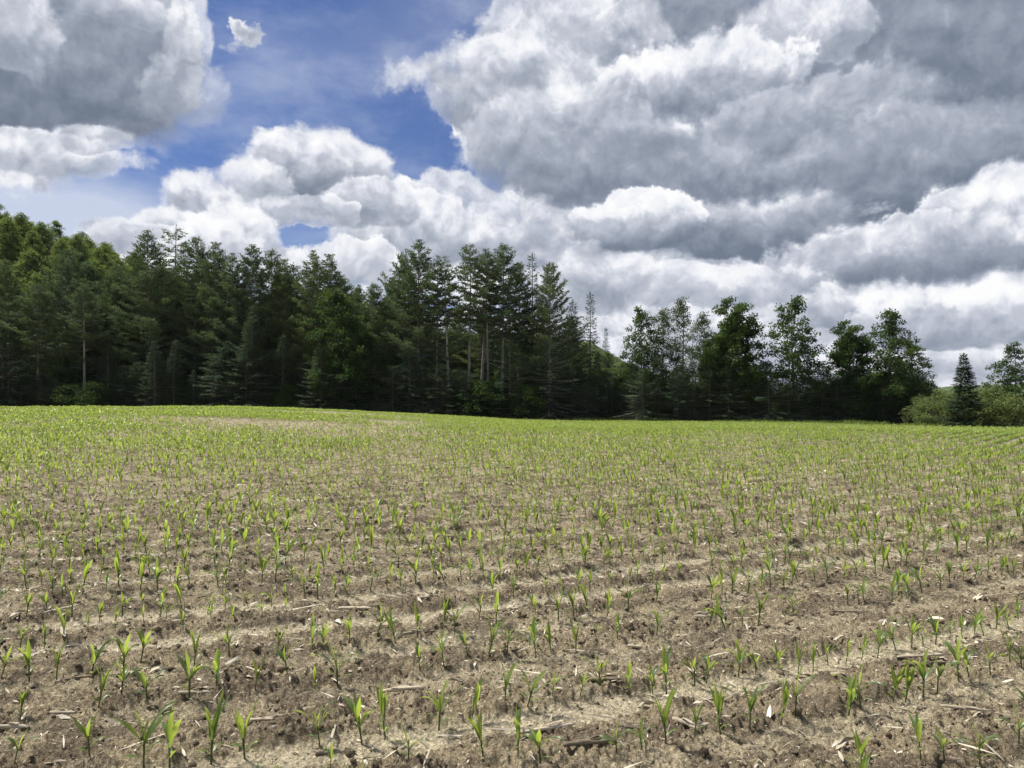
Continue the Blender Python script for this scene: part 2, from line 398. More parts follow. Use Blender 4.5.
# ---------------------------------------------------------------- soil material
def soil_material():
    m = bpy.data.materials.new('soil'); m.use_nodes = True
    t = m.node_tree; k = NT(t); b = t.nodes['Principled BSDF']
    geo = t.nodes.new('ShaderNodeNewGeometry'); P = geo.outputs['Position']
    sm = k.attr('smoothness'); cl = k.attr('clod'); field = k.attr('in_field')
    n_big = k.noise(P, 0.35, 4, 0.55); n_mid = k.noise(P, 3.0, 5, 0.6); n_fine = k.noise(P, 38.0, 5, 0.65)
    n_grit = k.voro(P, 95.0, 1, 0.5, dim='3D', out='Color')
    dry = k.mix(n_big, (0.57, 0.49, 0.325), (0.66, 0.575, 0.395))
    crumb = k.mix(k.ramp(n_mid, 0.35, 0.65), (0.325, 0.264, 0.166), (0.415, 0.345, 0.222))
    moist = (0.175, 0.138, 0.092)
    c = k.mix(sm, crumb, dry)
    c = k.mix(k.mul(k.ramp(k.mad(cl, 0.7, k.mul(n_fine, 0.5)), 0.36, 0.72), 0.82), c, moist)
    c = k.mix(k.ramp(n_fine, 0.38, 0.66), k.mix(0.40, c, (0.17, 0.132, 0.09)), c)
    # pale grit and bits of chaff worked into the surface
    grit = k.ramp(k.sep(n_grit)[0], 0.80, 0.92)
    c = k.mix(k.mul(grit, 0.65), c, (0.62, 0.55, 0.41))
    c = k.mix(k.mul(k.ramp(k.sep(n_grit)[1], 0.86, 0.95), 0.6), c, (0.075, 0.058, 0.043))
    # every crumb has its own tone
    for sc_, lo, hi in ((34.0, .80, 1.24), (80.0, .72, 1.34), (170.0, .80, 1.26)):
        cell = k.sep(k.voro(P, sc_, 0, dim='3D', out='Color'))[0]
        c = k.v('MULTIPLY', c, k.comb(*[k.mad(cell, hi - lo, lo)] * 3))
    # straw-covered knoll, thicker residue far out
    straw = k.ramp(k.noise(P, 0.16, 4, 0.6), 0.42, 0.60)
    yy = k.sep(P)[1]
    c = k.mix(k.mul(k.mul(straw, k.ramp(yy, 18.0, 42.0)), 0.5), c, (0.36, 0.30, 0.20))
    # beyond the field: leaf litter and short grass
    duff = k.mix(k.ramp(n_mid, 0.4, 0.6), (0.035, 0.032, 0.018), (0.045, 0.060, 0.022))
    c = k.mix(field, duff, c)
    t.links.new(c, b.inputs['Base Color'])
    b.inputs['Roughness'].default_value = 0.95
    b.inputs['Specular IOR Level'].default_value = 0.15
    bp = t.nodes.new('ShaderNodeBump'); bp.inputs['Distance'].default_value = 0.035; bp.inputs['Strength'].default_value = 1.0
    h = k.add(k.noise(P, 60.0, 5, 0.7), k.mul(k.sep(n_grit)[2], 0.35))
    t.links.new(h, bp.inputs['Height']); t.links.new(bp.outputs[0], b.inputs['Normal'])
    return m
SOIL = soil_material()

def build_ground():
    A = R(54)
    th = np.concatenate([np.linspace(-A, A, 1350), np.linspace(A, 2 * np.pi - A, 90)[1:-1]])
    r = np.concatenate([np.linspace(0.25, 2.3, 40)[:-1], np.exp(np.linspace(math.log(2.3), math.log(13), 560))[:-1],
                        np.exp(np.linspace(math.log(13), math.log(130), 380))[:-1], np.exp(np.linspace(math.log(130), math.log(2600), 60))])
    nt, nr = len(th), len(r)
    TH, RR = np.meshgrid(th, r)
    X = (np.sin(TH) * RR).ravel(); Y = (np.cos(TH) * RR).ravel()
    h, sm, cl = ground_relief(X, Y)
    inside = (Y < field_edge(X) + 1.5).astype(float) * (np.hypot(X, Y) < 140)
    Z = land(X, Y) + h * inside
    V = np.stack([X, Y, Z], 1)
    V = np.concatenate([V, [[0, 0, float(land(0, 0))]]])
    i = np.arange(nr - 1)[:, None] * nt; j = np.arange(nt)[None, :]; j2 = (j + 1) % nt
    q = np.stack([i + j, i + nt + j, i + nt + j2, i + j2], -1).reshape(-1, 4)
    jj = np.arange(nt)
    fan = np.stack([np.full(nt, nr * nt), jj, (jj + 1) % nt], 1)
    me = mesh_from('field', V, [q[:, ::-1], fan[:, ::-1]], SOIL, smooth=True)
    ext = lambda a, v: np.concatenate([a, [v]])
    vattr(me, 'smoothness', ext(sm, 0.2)); vattr(me, 'clod', ext(cl, 0)); vattr(me, 'in_field', ext(inside, 1))
    o = link('field', me); tag(o, kind='structure')
    return o
build_ground()
# ---------------------------------------------------------------- projection helpers (to know what the photo shows)
def project(x, y, z):
    zc = z - EYE
    cp, sp = math.cos(PITCH), math.sin(PITCH)
    d = y * cp + zc * sp; u = -y * sp + zc * cp
    return 512 + F * x / np.maximum(d, 1e-3), 384 - F * u / np.maximum(d, 1e-3), d
def px_ground(px, py):
    """point of the ground seen at a photo pixel"""
    az, el = px_dir(px, py)
    d = Vector((math.sin(az) * math.cos(el), math.cos(az) * math.cos(el), math.sin(el)))
    p = Vector((0, 0, EYE)); s = 1.5
    while s < 200:
        q = p + d * s
        if q.z <= float(land(q.x, q.y)): break
        s *= 1.004
    return q.x, q.y

# ---------------------------------------------------------------- plant materials
def leaf_material(name, dark, light, trans, tmix=0.45, rough=0.45, age=True, spec=0.5):
    m = bpy.data.materials.new(name); m.use_nodes = True
    t = m.node_tree; k = NT(t); b = t.nodes['Principled BSDF']; out = t.nodes['Material Output']
    oi = t.nodes.new('ShaderNodeObjectInfo')
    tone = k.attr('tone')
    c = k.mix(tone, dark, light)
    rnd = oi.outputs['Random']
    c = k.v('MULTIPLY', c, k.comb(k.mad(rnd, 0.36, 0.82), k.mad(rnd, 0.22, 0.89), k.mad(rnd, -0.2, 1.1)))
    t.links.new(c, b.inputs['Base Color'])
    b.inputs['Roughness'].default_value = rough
    b.inputs['Specular IOR Level'].default_value = spec
    tr = t.nodes.new('ShaderNodeBsdfTranslucent')
    tc = k.mix(tone, tuple(v * 0.6 for v in trans), trans)
    t.links.new(tc, tr.inputs[0])
    mx = t.nodes.new('ShaderNodeMixShader'); mx.inputs[0].default_value = tmix
    t.links.new(b.outputs[0], mx.inputs[1]); t.links.new(tr.outputs[0], mx.inputs[2])
    t.links.new(mx.outputs[0], out.inputs[0])
    return m
CORN_LEAF = leaf_material('corn_leaf', (0.066, 0.132, 0.064), (0.205, 0.295, 0.055), (0.58, 0.72, 0.105), 0.47, 0.36)
def plain_material(name, c0, c1, scale=30.0, rough=0.85, c2=None, spec=0.2, stretch=(1, 1, 1), bump=0.0):
    m = bpy.data.materials.new(name); m.use_nodes = True
    t = m.node_tree; k = NT(t); b = t.nodes['Principled BSDF']
    tc = t.nodes.new('ShaderNodeTexCoord'); oi = t.nodes.new('ShaderNodeObjectInfo')
    v = k.v('MULTIPLY', tc.outputs['Object'], stretch)
    f = k.noise(v, scale, 5, 0.6)
    c = k.mix(k.ramp(f, 0.35, 0.65), c0, c1)
    if c2: c = k.mix(k.ramp(k.noise(v, scale * 0.3, 3, 0.5), 0.52, 0.66), c, c2)
    c = k.v('MULTIPLY', c, k.comb(*[k.mad(oi.outputs['Random'], 0.5, 0.75)] * 3))
    t.links.new(c, b.inputs['Base Color'])
    b.inputs['Roughness'].default_value = rough; b.inputs['Specular IOR Level'].default_value = spec
    if bump:
        bp = t.nodes.new('ShaderNodeBump'); bp.inputs['Distance'].default_value = bump
        t.links.new(f, bp.inputs['Height']); t.links.new(bp.outputs[0], b.inputs['Normal'])
    return m
CORN_STALK = plain_material('corn_stem', (0.060, 0.085, 0.026), (0.105, 0.130, 0.040), 60, 0.5, (0.12, 0.075, 0.045))

# ---------------------------------------------------------------- one seedling
def tube(path, radii, n=6):
    path = [Vector(p) for p in path]; V = []; Fq = []
    for i, p in enumerate(path):
        d = (path[min(i + 1, len(path) - 1)] - path[max(i - 1, 0)]).normalized()
        a = d.cross(Vector((0.31, 0.95, 0.07))).normalized(); b = d.cross(a)
        for s in range(n):
            an = 2 * math.pi * s / n
            V.append(p + (a * math.cos(an) + b * math.sin(an)) * radii[i])
    for i in range(len(path) - 1):
        for s in range(n):
            s2 = (s + 1) % n
            Fq.append((i * n + s, i * n + s2, i * n + n + s2, i * n + n + s))
    V.append(path[-1]); c = len(V) - 1; o = (len(path) - 1) * n
    T = [(o + s, o + (s + 1) % n, c) for s in range(n)]
    V.append(path[0]); c2 = len(V) - 1
    T += [((s + 1) % n, s, c2) for s in range(n)]
    return V, Fq, T
def leaf_strip(z0, yaw, L, W, a0, bend, rng, seg=8, across=2, fold=0.55, twist=0.0, xo=0.0):
    """a maize blade: rises at angle a0 from the vertical, arches over by `bend`, folded along its midrib"""
    V = []; Fq = []
    p = Vector((xo, 0, z0)); a = a0
    hw = {1: (-1, 1), 2: (-1, 0, 1)}[across]
    for i in range(seg + 1):
        s = i / seg
        w = W * 0.5 * (0.30 + 0.70 * math.sin(math.pi * min(1, s / 0.84) ** 0.9 * 0.5)) if s < 0.42 else W * 0.5 * max(0.0, 1 - ((s - 0.42) / 0.58) ** 1.7)
        if s < 0.42: w = W * 0.5 * (0.30 + 0.70 * math.sin(math.pi / 2 * s / 0.42))
        d = Vector((math.sin(a), 0, math.cos(a))); nrm = Vector((-math.cos(a), 0, math.sin(a)))
        tw = twist * s
        side = Vector((0, 1, 0)) * math.cos(tw) + nrm * math.sin(tw)
        up = nrm * math.cos(tw) - Vector((0, 1, 0)) * math.sin(tw)
        fo = fold * (1 - 0.6 * s)
        wav = 0.12 * W * math.sin(9 * s + rng.random() * 0.6) * (s > 0.2)
        for h in hw:
            q = p + side * (h * w * math.cos(fo)) + up * (abs(h) * w * math.sin(fo) + (wav * h if abs(h) else 0))
            V.append(q)
        p = p + d * (L / seg)
        a += bend / seg * (0.35 + 1.3 * s)
    nW = len(hw)
    for i in range(seg):
        for h in range(nW - 1):
            o = i * nW + h
            Fq.append((o, o + 1, o + nW + 1, o + nW))
    M = Matrix.Rotation(yaw, 4, 'Z')
    return [M @ v for v in V], Fq
def seedling_spec(rng, style):
    """blades of one plant: (z0, yaw, L, W, a0, bend, fold, twist, tone)"""
    H = 0.235
    plane = rng.random() * 6.28
    st = H * rng.uniform(0.34, 0.44)
    bl = []
    # oldest, lowest blades
    for j in range(rng.choice([1, 2, 2])):
        bl.append((st * rng.uniform(0.30, 0.55), plane + math.pi * j + rng.uniform(-.5, .5), rng.uniform(.06, .10), rng.uniform(.012, .017), rng.uniform(.7, 1.1), rng.uniform(.8, 1.6), .3, rng.uniform(-.4, .4), rng.uniform(.25, .7)))
    # side blades
    drop = {'upright': (0.16, 0.30, .2, .7), 'arching': (0.38, 0.62, 1.1, 1.9), 'drooping': (0.45, 0.75, 2.0, 2.9)}[style]
    for j in range(3):
        bl.append((st * rng.uniform(.72, .92), plane + math.pi * (j + 1) + rng.uniform(-.45, .45), rng.uniform(.14, .20), rng.uniform(.018, .026), rng.uniform(drop[0], drop[1]), rng.uniform(drop[2], drop[3]) * (1 if j == 0 else .7), .45, rng.uniform(-.6, .6), rng.uniform(.0, .45)))
    # the young, light whorl
    bl.append((st * .97, plane + rng.uniform(-.5, .5), rng.uniform(.13, .18), rng.uniform(.023, .033), rng.uniform(.05, .2), rng.uniform(.1, .55), .62, rng.uniform(-.5, .5), rng.uniform(.75, 1.0)))
    bl.append((st * .97, plane + math.pi + rng.uniform(-.5, .5), rng.uniform(.08, .125), rng.uniform(.020, .028), rng.uniform(.08, .3), rng.uniform(.2, .8), .6, rng.uniform(-.5, .5), rng.uniform(.7, 1.0)))
    return st, bl
STYLES = ['upright', 'arching', 'drooping']
prng = random.Random(5)
SPECS = [(STYLES[i % 3],) + seedling_spec(prng, STYLES[i % 3]) for i in range(24)]

def make_seedling(i):
    style, st, bl = SPECS[i]
    rng = random.Random(100 + i)
    root = bpy.data.objects.new('corn_seedling', None); COL.objects.link(root)
    root.empty_display_size = 0.05
    lean = Vector((rng.uniform(-.01, .01), rng.uniform(-.01, .01), st))
    V, Fq, T = tube([(0, 0, -.02), lean * .35, lean * .7, lean], [.0042, .0042, .0048, .0052], 6)
    link('stem', mesh_from('stem', [tuple(v) for v in V], [Fq, T], CORN_STALK, True), root)
    for (z0, yaw, L, W, a0, bend, fold, tw, tone) in bl:
        V, Fq = leaf_strip(z0, yaw, L, W, a0, bend, rng, 8, 2, fold, tw, .003)
        off = lean * (z0 / st); V = [v + Vector((off.x, off.y, 0)) for v in V]
        me = mesh_from('leaf', [tuple(v) for v in V], [Fq], CORN_LEAF, True)
        tn = np.clip(tone + 0.25 * (np.repeat(np.linspace(0, 1, 9), 3) - .4), 0, 1)
        vattr(me, 'tone', tn)
        link('leaf', me, root)
    return root
def seedling_arrays(i, seg, across, nblade):
    """the same plant as plain arrays, for the far mass of the crop"""
    style, st, bl = SPECS[i]; rng = random.Random(100 + i)
    VV, FF, TT = [], [], []
    for (z0, yaw, L, W, a0, bend, fold, tw, tone) in bl[-nblade:]:
        V, Fq = leaf_strip(z0, yaw, L, W * 1.05, a0, bend, rng, seg, across, fold, tw, .003)
        o = len(VV); VV += [tuple(v) for v in V]; FF += [tuple(a + o for a in f) for f in Fq]; TT += [tone] * len(V)
    w = .0045; o = len(VV)
    VV += [(-w, 0, -.01), (w, 0, -.01), (w, 0, st), (-w, 0, st), (0, -w, -.01), (0, w, -.01), (0, w, st), (0, -w, st)]
    FF += [(o, o + 1, o + 2, o + 3), (o + 4, o + 5, o + 6, o + 7)]; TT += [0.05] * 8
    return np.array(VV), np.array(FF), np.array(TT)

def tile(protos, which, pos, yaw, scl, tone_shift, name, mat, wide=None):
    wide = np.ones(len(which)) if wide is None else wide
    """many plants in one mesh"""
    Vs, Fs, Ts = [], [], []; off = 0
    for i, (pv, pf, pt) in enumerate(protos):
        s = np.where(which == i)[0]
        if not len(s): continue
        c, sn = np.cos(yaw[s])[:, None], np.sin(yaw[s])[:, None]
        x = pv[None, :, 0] * c - pv[None, :, 1] * sn; y = pv[None, :, 0] * sn + pv[None, :, 1] * c
        z = np.broadcast_to(pv[None, :, 2], x.shape)
        wd = wide[s][:, None]
        P = np.stack([x * wd, y * wd, z], -1) * scl[s][:, None, None] + pos[s][:, None, :]
        n = len(pv)
        Vs.append(P.reshape(-1, 3)); Ts.append(np.clip(pt[None, :] + tone_shift[s][:, None], 0, 1).ravel())
        Fs.append((pf[None] + (np.arange(len(s)) * n)[:, None, None] + off).reshape(-1, pf.shape[1])); off += n * len(s)
    me = mesh_from(name, np.concatenate(Vs), Fs, mat, True)
    vattr(me, 'tone', np.concatenate(Ts))
    return me

ONES = ['', 'first', 'second', 'third', 'fourth', 'fifth', 'sixth', 'seventh', 'eighth', 'ninth', 'tenth', 'eleventh', 'twelfth', 'thirteenth', 'fourteenth', 'fifteenth', 'sixteenth', 'seventeenth', 'eighteenth', 'nineteenth']
def ordinal(n):
    if n < 20: return ONES[n]
    tens = ['', '', 'twenty', 'thirty', 'forty', 'fifty', 'sixty', 'seventy', 'eighty', 'ninety'][n // 10]
    return (tens[:-1] + 'ieth') if n % 10 == 0 else tens + '-' + ONES[n % 10]

# photo px of the foot, photo py of the foot, photo py of the tip: the seedlings one can pick out in the photograph
_A = [(50,705,600),(305,705,545),(490,705,510),(580,705,510),(720,690,480),(835,672,490),(70,560,450),(335,525,395),(415,495,370),(500,500,385),(645,495,335),(740,470,335),(870,465,355),(980,440,340),
(3,420,310),(100,418,285),(193,410,300),(312,398,265),(420,390,255),(480,360,240),(662,365,250),(785,340,235),(945,325,230),(68,310,215),(150,300,215),(217,285,170),(300,255,195),(392,255,175),(490,225,180),(565,235,165),(625,245,170),(720,215,150),(790,220,150),(895,210,150),(970,190,150),
(90,205,115),(160,190,110),(245,200,100),(340,205,130),(418,190,100),(485,170,110),(548,190,85),(620,170,75),(707,175,100),(768,170,100),(845,150,95),(928,150,80)]
_B = [(85,612,545),(308,606,500),(520,590,470),(620,590,470),(683,588,460),(900,565,470),(972,552,460),(57,527,415),(177,512,365),(243,497,370),(395,475,340),(485,457,340),(583,432,330),(648,428,300),(718,412,335),(797,400,335),(857,375,280),(935,382,290),(1003,370,290),
(42,365,290),(107,360,240),(340,325,250),(410,315,220),(477,285,210),(535,290,190),(590,285,195),(670,278,180),(715,270,180),(785,268,175),(838,230,180),(903,230,150),(1015,230,140),(35,265,165),(67,262,175),(140,248,160),(220,238,140),(272,238,150),(335,225,135),(405,205,115),(440,215,125),(510,175,105),(557,195,100),(672,165,100),(735,178,90),(780,175,85),(820,165,85),(875,160,85),(935,150,60),(1012,130,70)]
_C = [(18,535,385),(97,515,430),(170,500,375),(253,490,370),(340,470,370),(380,460,345),(530,438,310),(565,425,305),(655,405,295),(690,400,290),(740,385,260),(780,375,270),(840,355,240),(870,350,250),(930,335,235),(985,315,225),(1018,315,240),(570,640,508),(735,588,470),(800,584,480),(900,590,475),(1010,555,440),
(18,365,245),(97,345,250),(130,340,255),(220,322,215),(270,315,240),(340,305,225),(388,305,225),(430,300,225),(473,285,215),(523,280,205),(567,272,205),(612,265,180),(663,245,150),(708,243,155),(740,238,165),(775,228,140),(815,218,160),(850,215,150),(885,210,135),(912,205,130),(945,190,115),(982,188,110),(1008,165,95),(140,195,130),(185,195,95),(232,190,130),(275,185,85),(375,165,90),(527,135,70),(575,130,60),(653,120,45),(695,115,60)]
PICKED = [(x / 3.413, 560 + y / 3.413, 560 + t / 3.413) for x, y, t in _A] + [(300 + x / 2.844, 560 + y / 2.844, 560 + t / 2.844) for x, y, t in _B] + [(660 + x / 2.813, 560 + y / 2.813, 560 + t / 2.813) for x, y, t in _C]

def plant_corn():
    rng = np.random.default_rng(23)
    X, Y, ROW = [], [], []
    for k in range(-40, 240):
        x = -75.0; step = 0.142
        n = int(150 / 0.10)
        xs = [];
        xx = np.arange(-72, 52, 0.02)
        yy = row_y(xx, ROW0 + k * ROWD)
        s = np.concatenate([[0], np.cumsum(np.hypot(np.diff(xx), np.diff(yy)))])
        st = np.arange(rng.uniform(0, .17), s[-1], step) ; st = st + rng.normal(0, .028, len(st))
        px = np.interp(st, s, xx)
        dx = rng.normal(0, .011, len(px))
        py = row_y(px, ROW0 + k * ROWD) + dx
        keep = (rng.random(len(px)) > .09) & (py > 1.0) & (py < field_edge(px)) & (np.abs(px) < 0.86 * py + 3.0)
        X.append(px[keep]); Y.append(py[keep]); ROW.append(np.full(keep.sum(), k))
    X = np.concatenate(X); Y = np.concatenate(Y); ROW = np.concatenate(ROW)
    # thinner stands on the knoll and in a few poor patches
    poor = sstep(.54, .70, fbm(X * .11, Y * .11, 3, 91))
    kn = sstep(24, 46, Y) * (1 - sstep(-12, 4, X)) * sstep(.40, .60, fbm(X * .09 + 4, Y * .16, 3, 97)) * (1 - sstep(72, 84, Y))
    keep = rng.random(len(X)) > (0.30 * poor + 0.74 * kn)
    X, Y, ROW, kn = X[keep], Y[keep], ROW[keep], kn[keep]
    # the nearest seedlings stand exactly where the photograph shows them
    u0, v0, d0 = project(X, Y, land(X, Y))
    keep = ~((v0 > 601) & (u0 > -6) & (u0 < 1030) & (v0 < 790))
    X, Y, ROW, kn = X[keep], Y[keep], ROW[keep], kn[keep]
    pk = np.array([px_ground(p[0], p[1]) for p in PICKED])
    ph = np.array([(p[1] - p[2]) / F * q[1] for p, q in zip(PICKED, pk)])
    X = np.concatenate([X, pk[:, 0]]); Y = np.concatenate([Y, pk[:, 1]]); kn = np.concatenate([kn, np.zeros(len(pk))])
    ROW = np.concatenate([ROW, np.round(row_t(pk[:, 0], pk[:, 1]) + .06).astype(int)])
    Z = np.concatenate([soil_z(X[i:i + 20000], Y[i:i + 20000]) for i in range(0, len(X), 20000)])
    n = len(X)
    scl = np.clip(rng.normal(.95, .17, n), .45, 1.30) * (1.0 - 0.25 * sstep(.5, .7, fbm(X * .3, Y * .3, 2, 99)))
    scl = scl * (1.0 - 0.3 * kn)
    scl[-len(ph):] = np.clip(ph / .235, .50, 1.25)
    yaw = rng.uniform(0, 6.283, n); which = rng.integers(0, 24, n)
    u, v, d = project(X, Y, Z + 0.12 * scl)
    seen = (u > -8) & (u < 1032) & (v < 776)
    order = np.argsort(np.where(seen, d, 1e9))
    near = order[:299]
    # ---- the seedlings that show one by one: objects with a stem and leaves
    proto = {}
    rows = sorted(set(ROW[near])); rank = {r: i + 1 for i, r in enumerate(rows)}
    place = {}
    for r in rows:
        for q, i in enumerate(sorted((i for i in near if ROW[i] == r), key=lambda i: u[i])): place[i] = q + 1
    for i in near:
        w = int(which[i])
        if w not in proto:
            root = make_seedling(w); proto[w] = root
        else:
            src = proto[w]
            root = src.copy(); COL.objects.link(root)
            for ch in list(src.children):
                c = ch.copy(); COL.objects.link(c); c.parent = root
        root.location = (X[i], Y[i], Z[i])
        root.rotation_euler = (rng.normal(0, .11), rng.normal(0, .11), yaw[i])
        s = float(scl[i]); root.scale = (s, s, s * float(rng.uniform(.95, 1.12)))
        size = 'tall' if s > 1.0 else 'small' if s < .70 else 'mid-sized'
        look = SPECS[w][0] + '-leaved'
        tag(root, f'{size} {look} corn seedling, {ordinal(place[i])} from the left in the {ordinal(rank[ROW[i]])} row from the front', 'corn plant', 'corn seedlings in the near rows')
    # ---- the rest of the crop
    rest = np.setdiff1d(np.arange(n), near)
    dist = np.hypot(X, Y)
    pos = np.stack([X, Y, Z], 1)
    shift = rng.normal(0, .10, n) + 0.08 * sstep(8, 40, dist)
    mid = rest[dist[rest] < 30]; far = rest[dist[rest] >= 30]
    lod1 = [seedling_arrays(i, 5, 2, 7) for i in range(24)]
    lod2 = [seedling_arrays(i, 3, 1, 5) for i in range(24)]
    m1 = tile(lod1, which[mid], pos[mid], yaw[mid], scl[mid], shift[mid], 'corn_crop', CORN_LEAF, 1.1 + .45 * sstep(14, 34, dist[mid]))
    o = link('corn_crop', m1); tag(o, kind='stuff')
    twin = far[rng.random(len(far)) < .9 * sstep(24, 52, dist[far])]
    n1 = len(far); far = np.concatenate([far, twin])                           # at this range a clump of two reads as one tuft
    fpos = pos[far].copy(); off = rng.normal(0, 1, (len(twin), 2)); fpos[n1:, 0] += .055 + .02 * off[:, 0]; fpos[n1:, 1] += .04 + .02 * off[:, 1]
    wh = which[far].copy(); wh[n1:] = (wh[n1:] + 7) % 24
    m2 = tile(lod2, wh, fpos, yaw[far] + np.arange(len(far)), scl[far] * (1 - .14 * sstep(24, 50, dist[far])) * rng.uniform(.85, 1.05, len(far)), shift[far], 'distant_corn_crop', CORN_LEAF, 1.38 + .6 * sstep(24, 56, dist[far]))
    o = link('distant_corn_crop', m2); tag(o, kind='stuff')
    print('corn plants', n)
    return [(X[i], Y[i], u[i], v[i], ROW[i], rank[ROW[i]]) for i in near]
NEAR = plant_corn()

# ---------------------------------------------------------------- residue of last year's crop
STRAW = plain_material('dry_stalk', (0.52, 0.45, 0.34), (0.40, 0.33, 0.235), 40, 0.8, (0.62, 0.56, 0.45), stretch=(1, 6, 6), bump=.002)
STRAW_DARK = plain_material('weathered_stalk', (0.20, 0.165, 0.12), (0.13, 0.10, 0.072), 40, 0.85, (0.28, 0.235, 0.175), stretch=(1, 6, 6), bump=.002)
HUSK = plain_material('dry_husk', (0.60, 0.535, 0.42), (0.47, 0.40, 0.29), 50, 0.75, (0.66, 0.61, 0.51), stretch=(1, 5, 1))
def stalk_mesh(L, r, rng, mat):
    n = 9; bend = rng.uniform(-.06, .06) * L; path = []; rad = []
    for i in range(n + 1):
        s = i / n
        path.append((L * (s - .5), bend * math.sin(math.pi * s), rng.uniform(-.1, .1) * r))
        rad.append(r * (1.0 + (.28 if i in (3, 7) else 0)) * (1 - .22 * s) * rng.uniform(.9, 1.08))
    rad[-1] *= .55; rad[0] *= .8
    V, Fq, T = tube(path, rad, 7)
    V = [Vector((v.x + (rng.uniform(-.5, .5) * r if j >= 63 and j < 70 else 0), v.y, v.z)) for j, v in enumerate(V)]
    # a torn sheath strip along one side
    V2, F2 = leaf_strip(0, rng.uniform(-.2, .2), L * rng.uniform(.3, .6), r * 2.0, 1.45, rng.uniform(-.2, .25), rng, 5, 2, .9, rng.uniform(-.8, .8), -L * rng.uniform(0, .3))
    o = len(V); V = list(V) + [v + Vector((0, r * .4, r * .9)) for v in V2]; Fq = list(Fq) + [tuple(a + o for a in f) for f in F2]
    return mesh_from('cornstalk_piece', [tuple(v) for v in V], [Fq, T], mat, True)
def husk_mesh(L, W, rng, mat):
    V, Fq = leaf_strip(0, 0, L, W, 1.25, rng.uniform(.2, .9), rng, 8, 2, rng.uniform(.2, .9), rng.uniform(-1.6, 1.6), -L * .5)
    V2, F2 = leaf_strip(0.002, rng.uniform(.2, .7), L * .7, W * .7, 1.1, rng.uniform(.2, .9), rng, 6, 2, .4, rng.uniform(-1, 1), -L * .5)
    o = len(V)
    return mesh_from('dry_husk', [tuple(v) for v in V + V2], [Fq + [tuple(a + o for a in f) for f in F2]], mat, True)
def place_piece(name, kind, px, py, L, r, yaw, label, rng, tilt=0.0):
    x, y = px_ground(px, py)
    if kind == 'husk': me = husk_mesh(L, r * 3.2, rng, HUSK)
    else: me = stalk_mesh(L, r, rng, STRAW if kind == 'pale' else STRAW_DARK)
    o = link(name, me)
    zz = max(float(soil_z(x + a * L * .35 * math.cos(yaw), y + a * L * .35 * math.sin(yaw))) for a in (-1, 0, 1))
    o.location = (x, y, zz + r * .55)
    o.rotation_euler = (rng.uniform(-.5, .5), tilt, yaw)
    tag(o, label, 'crop residue', 'dry corn debris lying on the soil')
rr = random.Random(77)
KNOWN = [  # photo pixel, length, radius, heading, look
    ('pale', 404, 690, .26, .0125, .24, 'long pale cornstalk piece lying between the two nearest rows left of centre'),
    ('dark', 606, 689, .19, .012, .05, 'dark weathered cornstalk piece lying flat near the middle of the foreground'),
    ('pale', 548, 735, .30, .010, .35, 'long thin pale stalk at the bottom edge just right of the centre'),
    ('husk', 846, 748, .16, .016, .3, 'broad pale husk scrap lying at the bottom edge right of centre'),
    ('dark', 842, 613, .42, .008, .04, 'long thin dark stalk lying level along a row at right'),
    ('pale', 752, 688, .14, .010, .25, 'short white stalk piece beside a row right of centre'),
    ('pale', 712, 700, .22, .012, .5, 'thick pale stalk slanting through dark clods right of the centre'),
    ('dark', 930, 670, .40, .012, .12, 'longest dark stalk in the bundle under the right-hand seedlings'),
    ('pale', 920, 662, .36, .009, .16, 'long pale stalk topmost in the bundle under the right-hand seedlings'),
    ('husk', 983, 603, .22, .016, .3, 'white husk scrap lying beside the second row at far right'),
    ('pale', 63, 719, .14, .009, -.02, 'short pale stalk lying level in the lower left corner'),
    ('pale', 12, 730, .18, .010, .0, 'pale stalk cut off by the left edge of the picture'),
    ('pale', 195, 702, .18, .012, .05, 'pale stalk lying close behind a tall seedling at lower left'),
    ('pale', 265, 727, .16, .009, .0, 'pale stalk on the light soil at lower left near the bottom'),
    ('husk', 20, 620, .15, .015, .4, 'crumpled white husk lying by the left edge'),
    ('pale', 268, 530, .34, .012, -.75, 'pale stalk tilted steeply across the rows left of centre'),
    ('dark', 395, 569, .40, .013, .02, 'dark stalk lying level between rows left of centre'),
    ('pale', 355, 615, .26, .012, .02, 'pair-ended pale stalk lying level beyond the second row'),
    ('dark', 580, 570, .30, .016, .02, 'short thick dark stalk chunk lying level near the centre'),
    ('husk', 510, 574, .18, .013, .95, 'small upturned white husk near the centre of the field'),
    ('pale', 455, 540, .32, .010, .3, 'thin pale stalk lying far out near the centre'),
    ('pale', 685, 735, .16, .012, -.9, 'stub of pale stalk pointing at the camera near bottom centre'),
    ('husk', 648, 705, .12, .012, -.2, 'curled pale husk scrap between seedlings at bottom centre'),
    ('pale', 965, 715, .24, .008, -.3, 'thin pale stalk crossing another at lower right'),
    ('pale', 975, 722, .20, .008, .6, 'thin pale stalk lying across the one at lower right'),
    ('dark', 590, 755, .26, .013, .2, 'dark stalk half buried at the bottom edge near the middle'),
]
for (kd, px, py, L, r, yaw, lab) in KNOWN:
    place_piece('dry_husk' if kd == 'husk' else 'cornstalk_piece', kd, px, py, L, r, yaw, lab, rr)
row_word = {}
cnt = 0
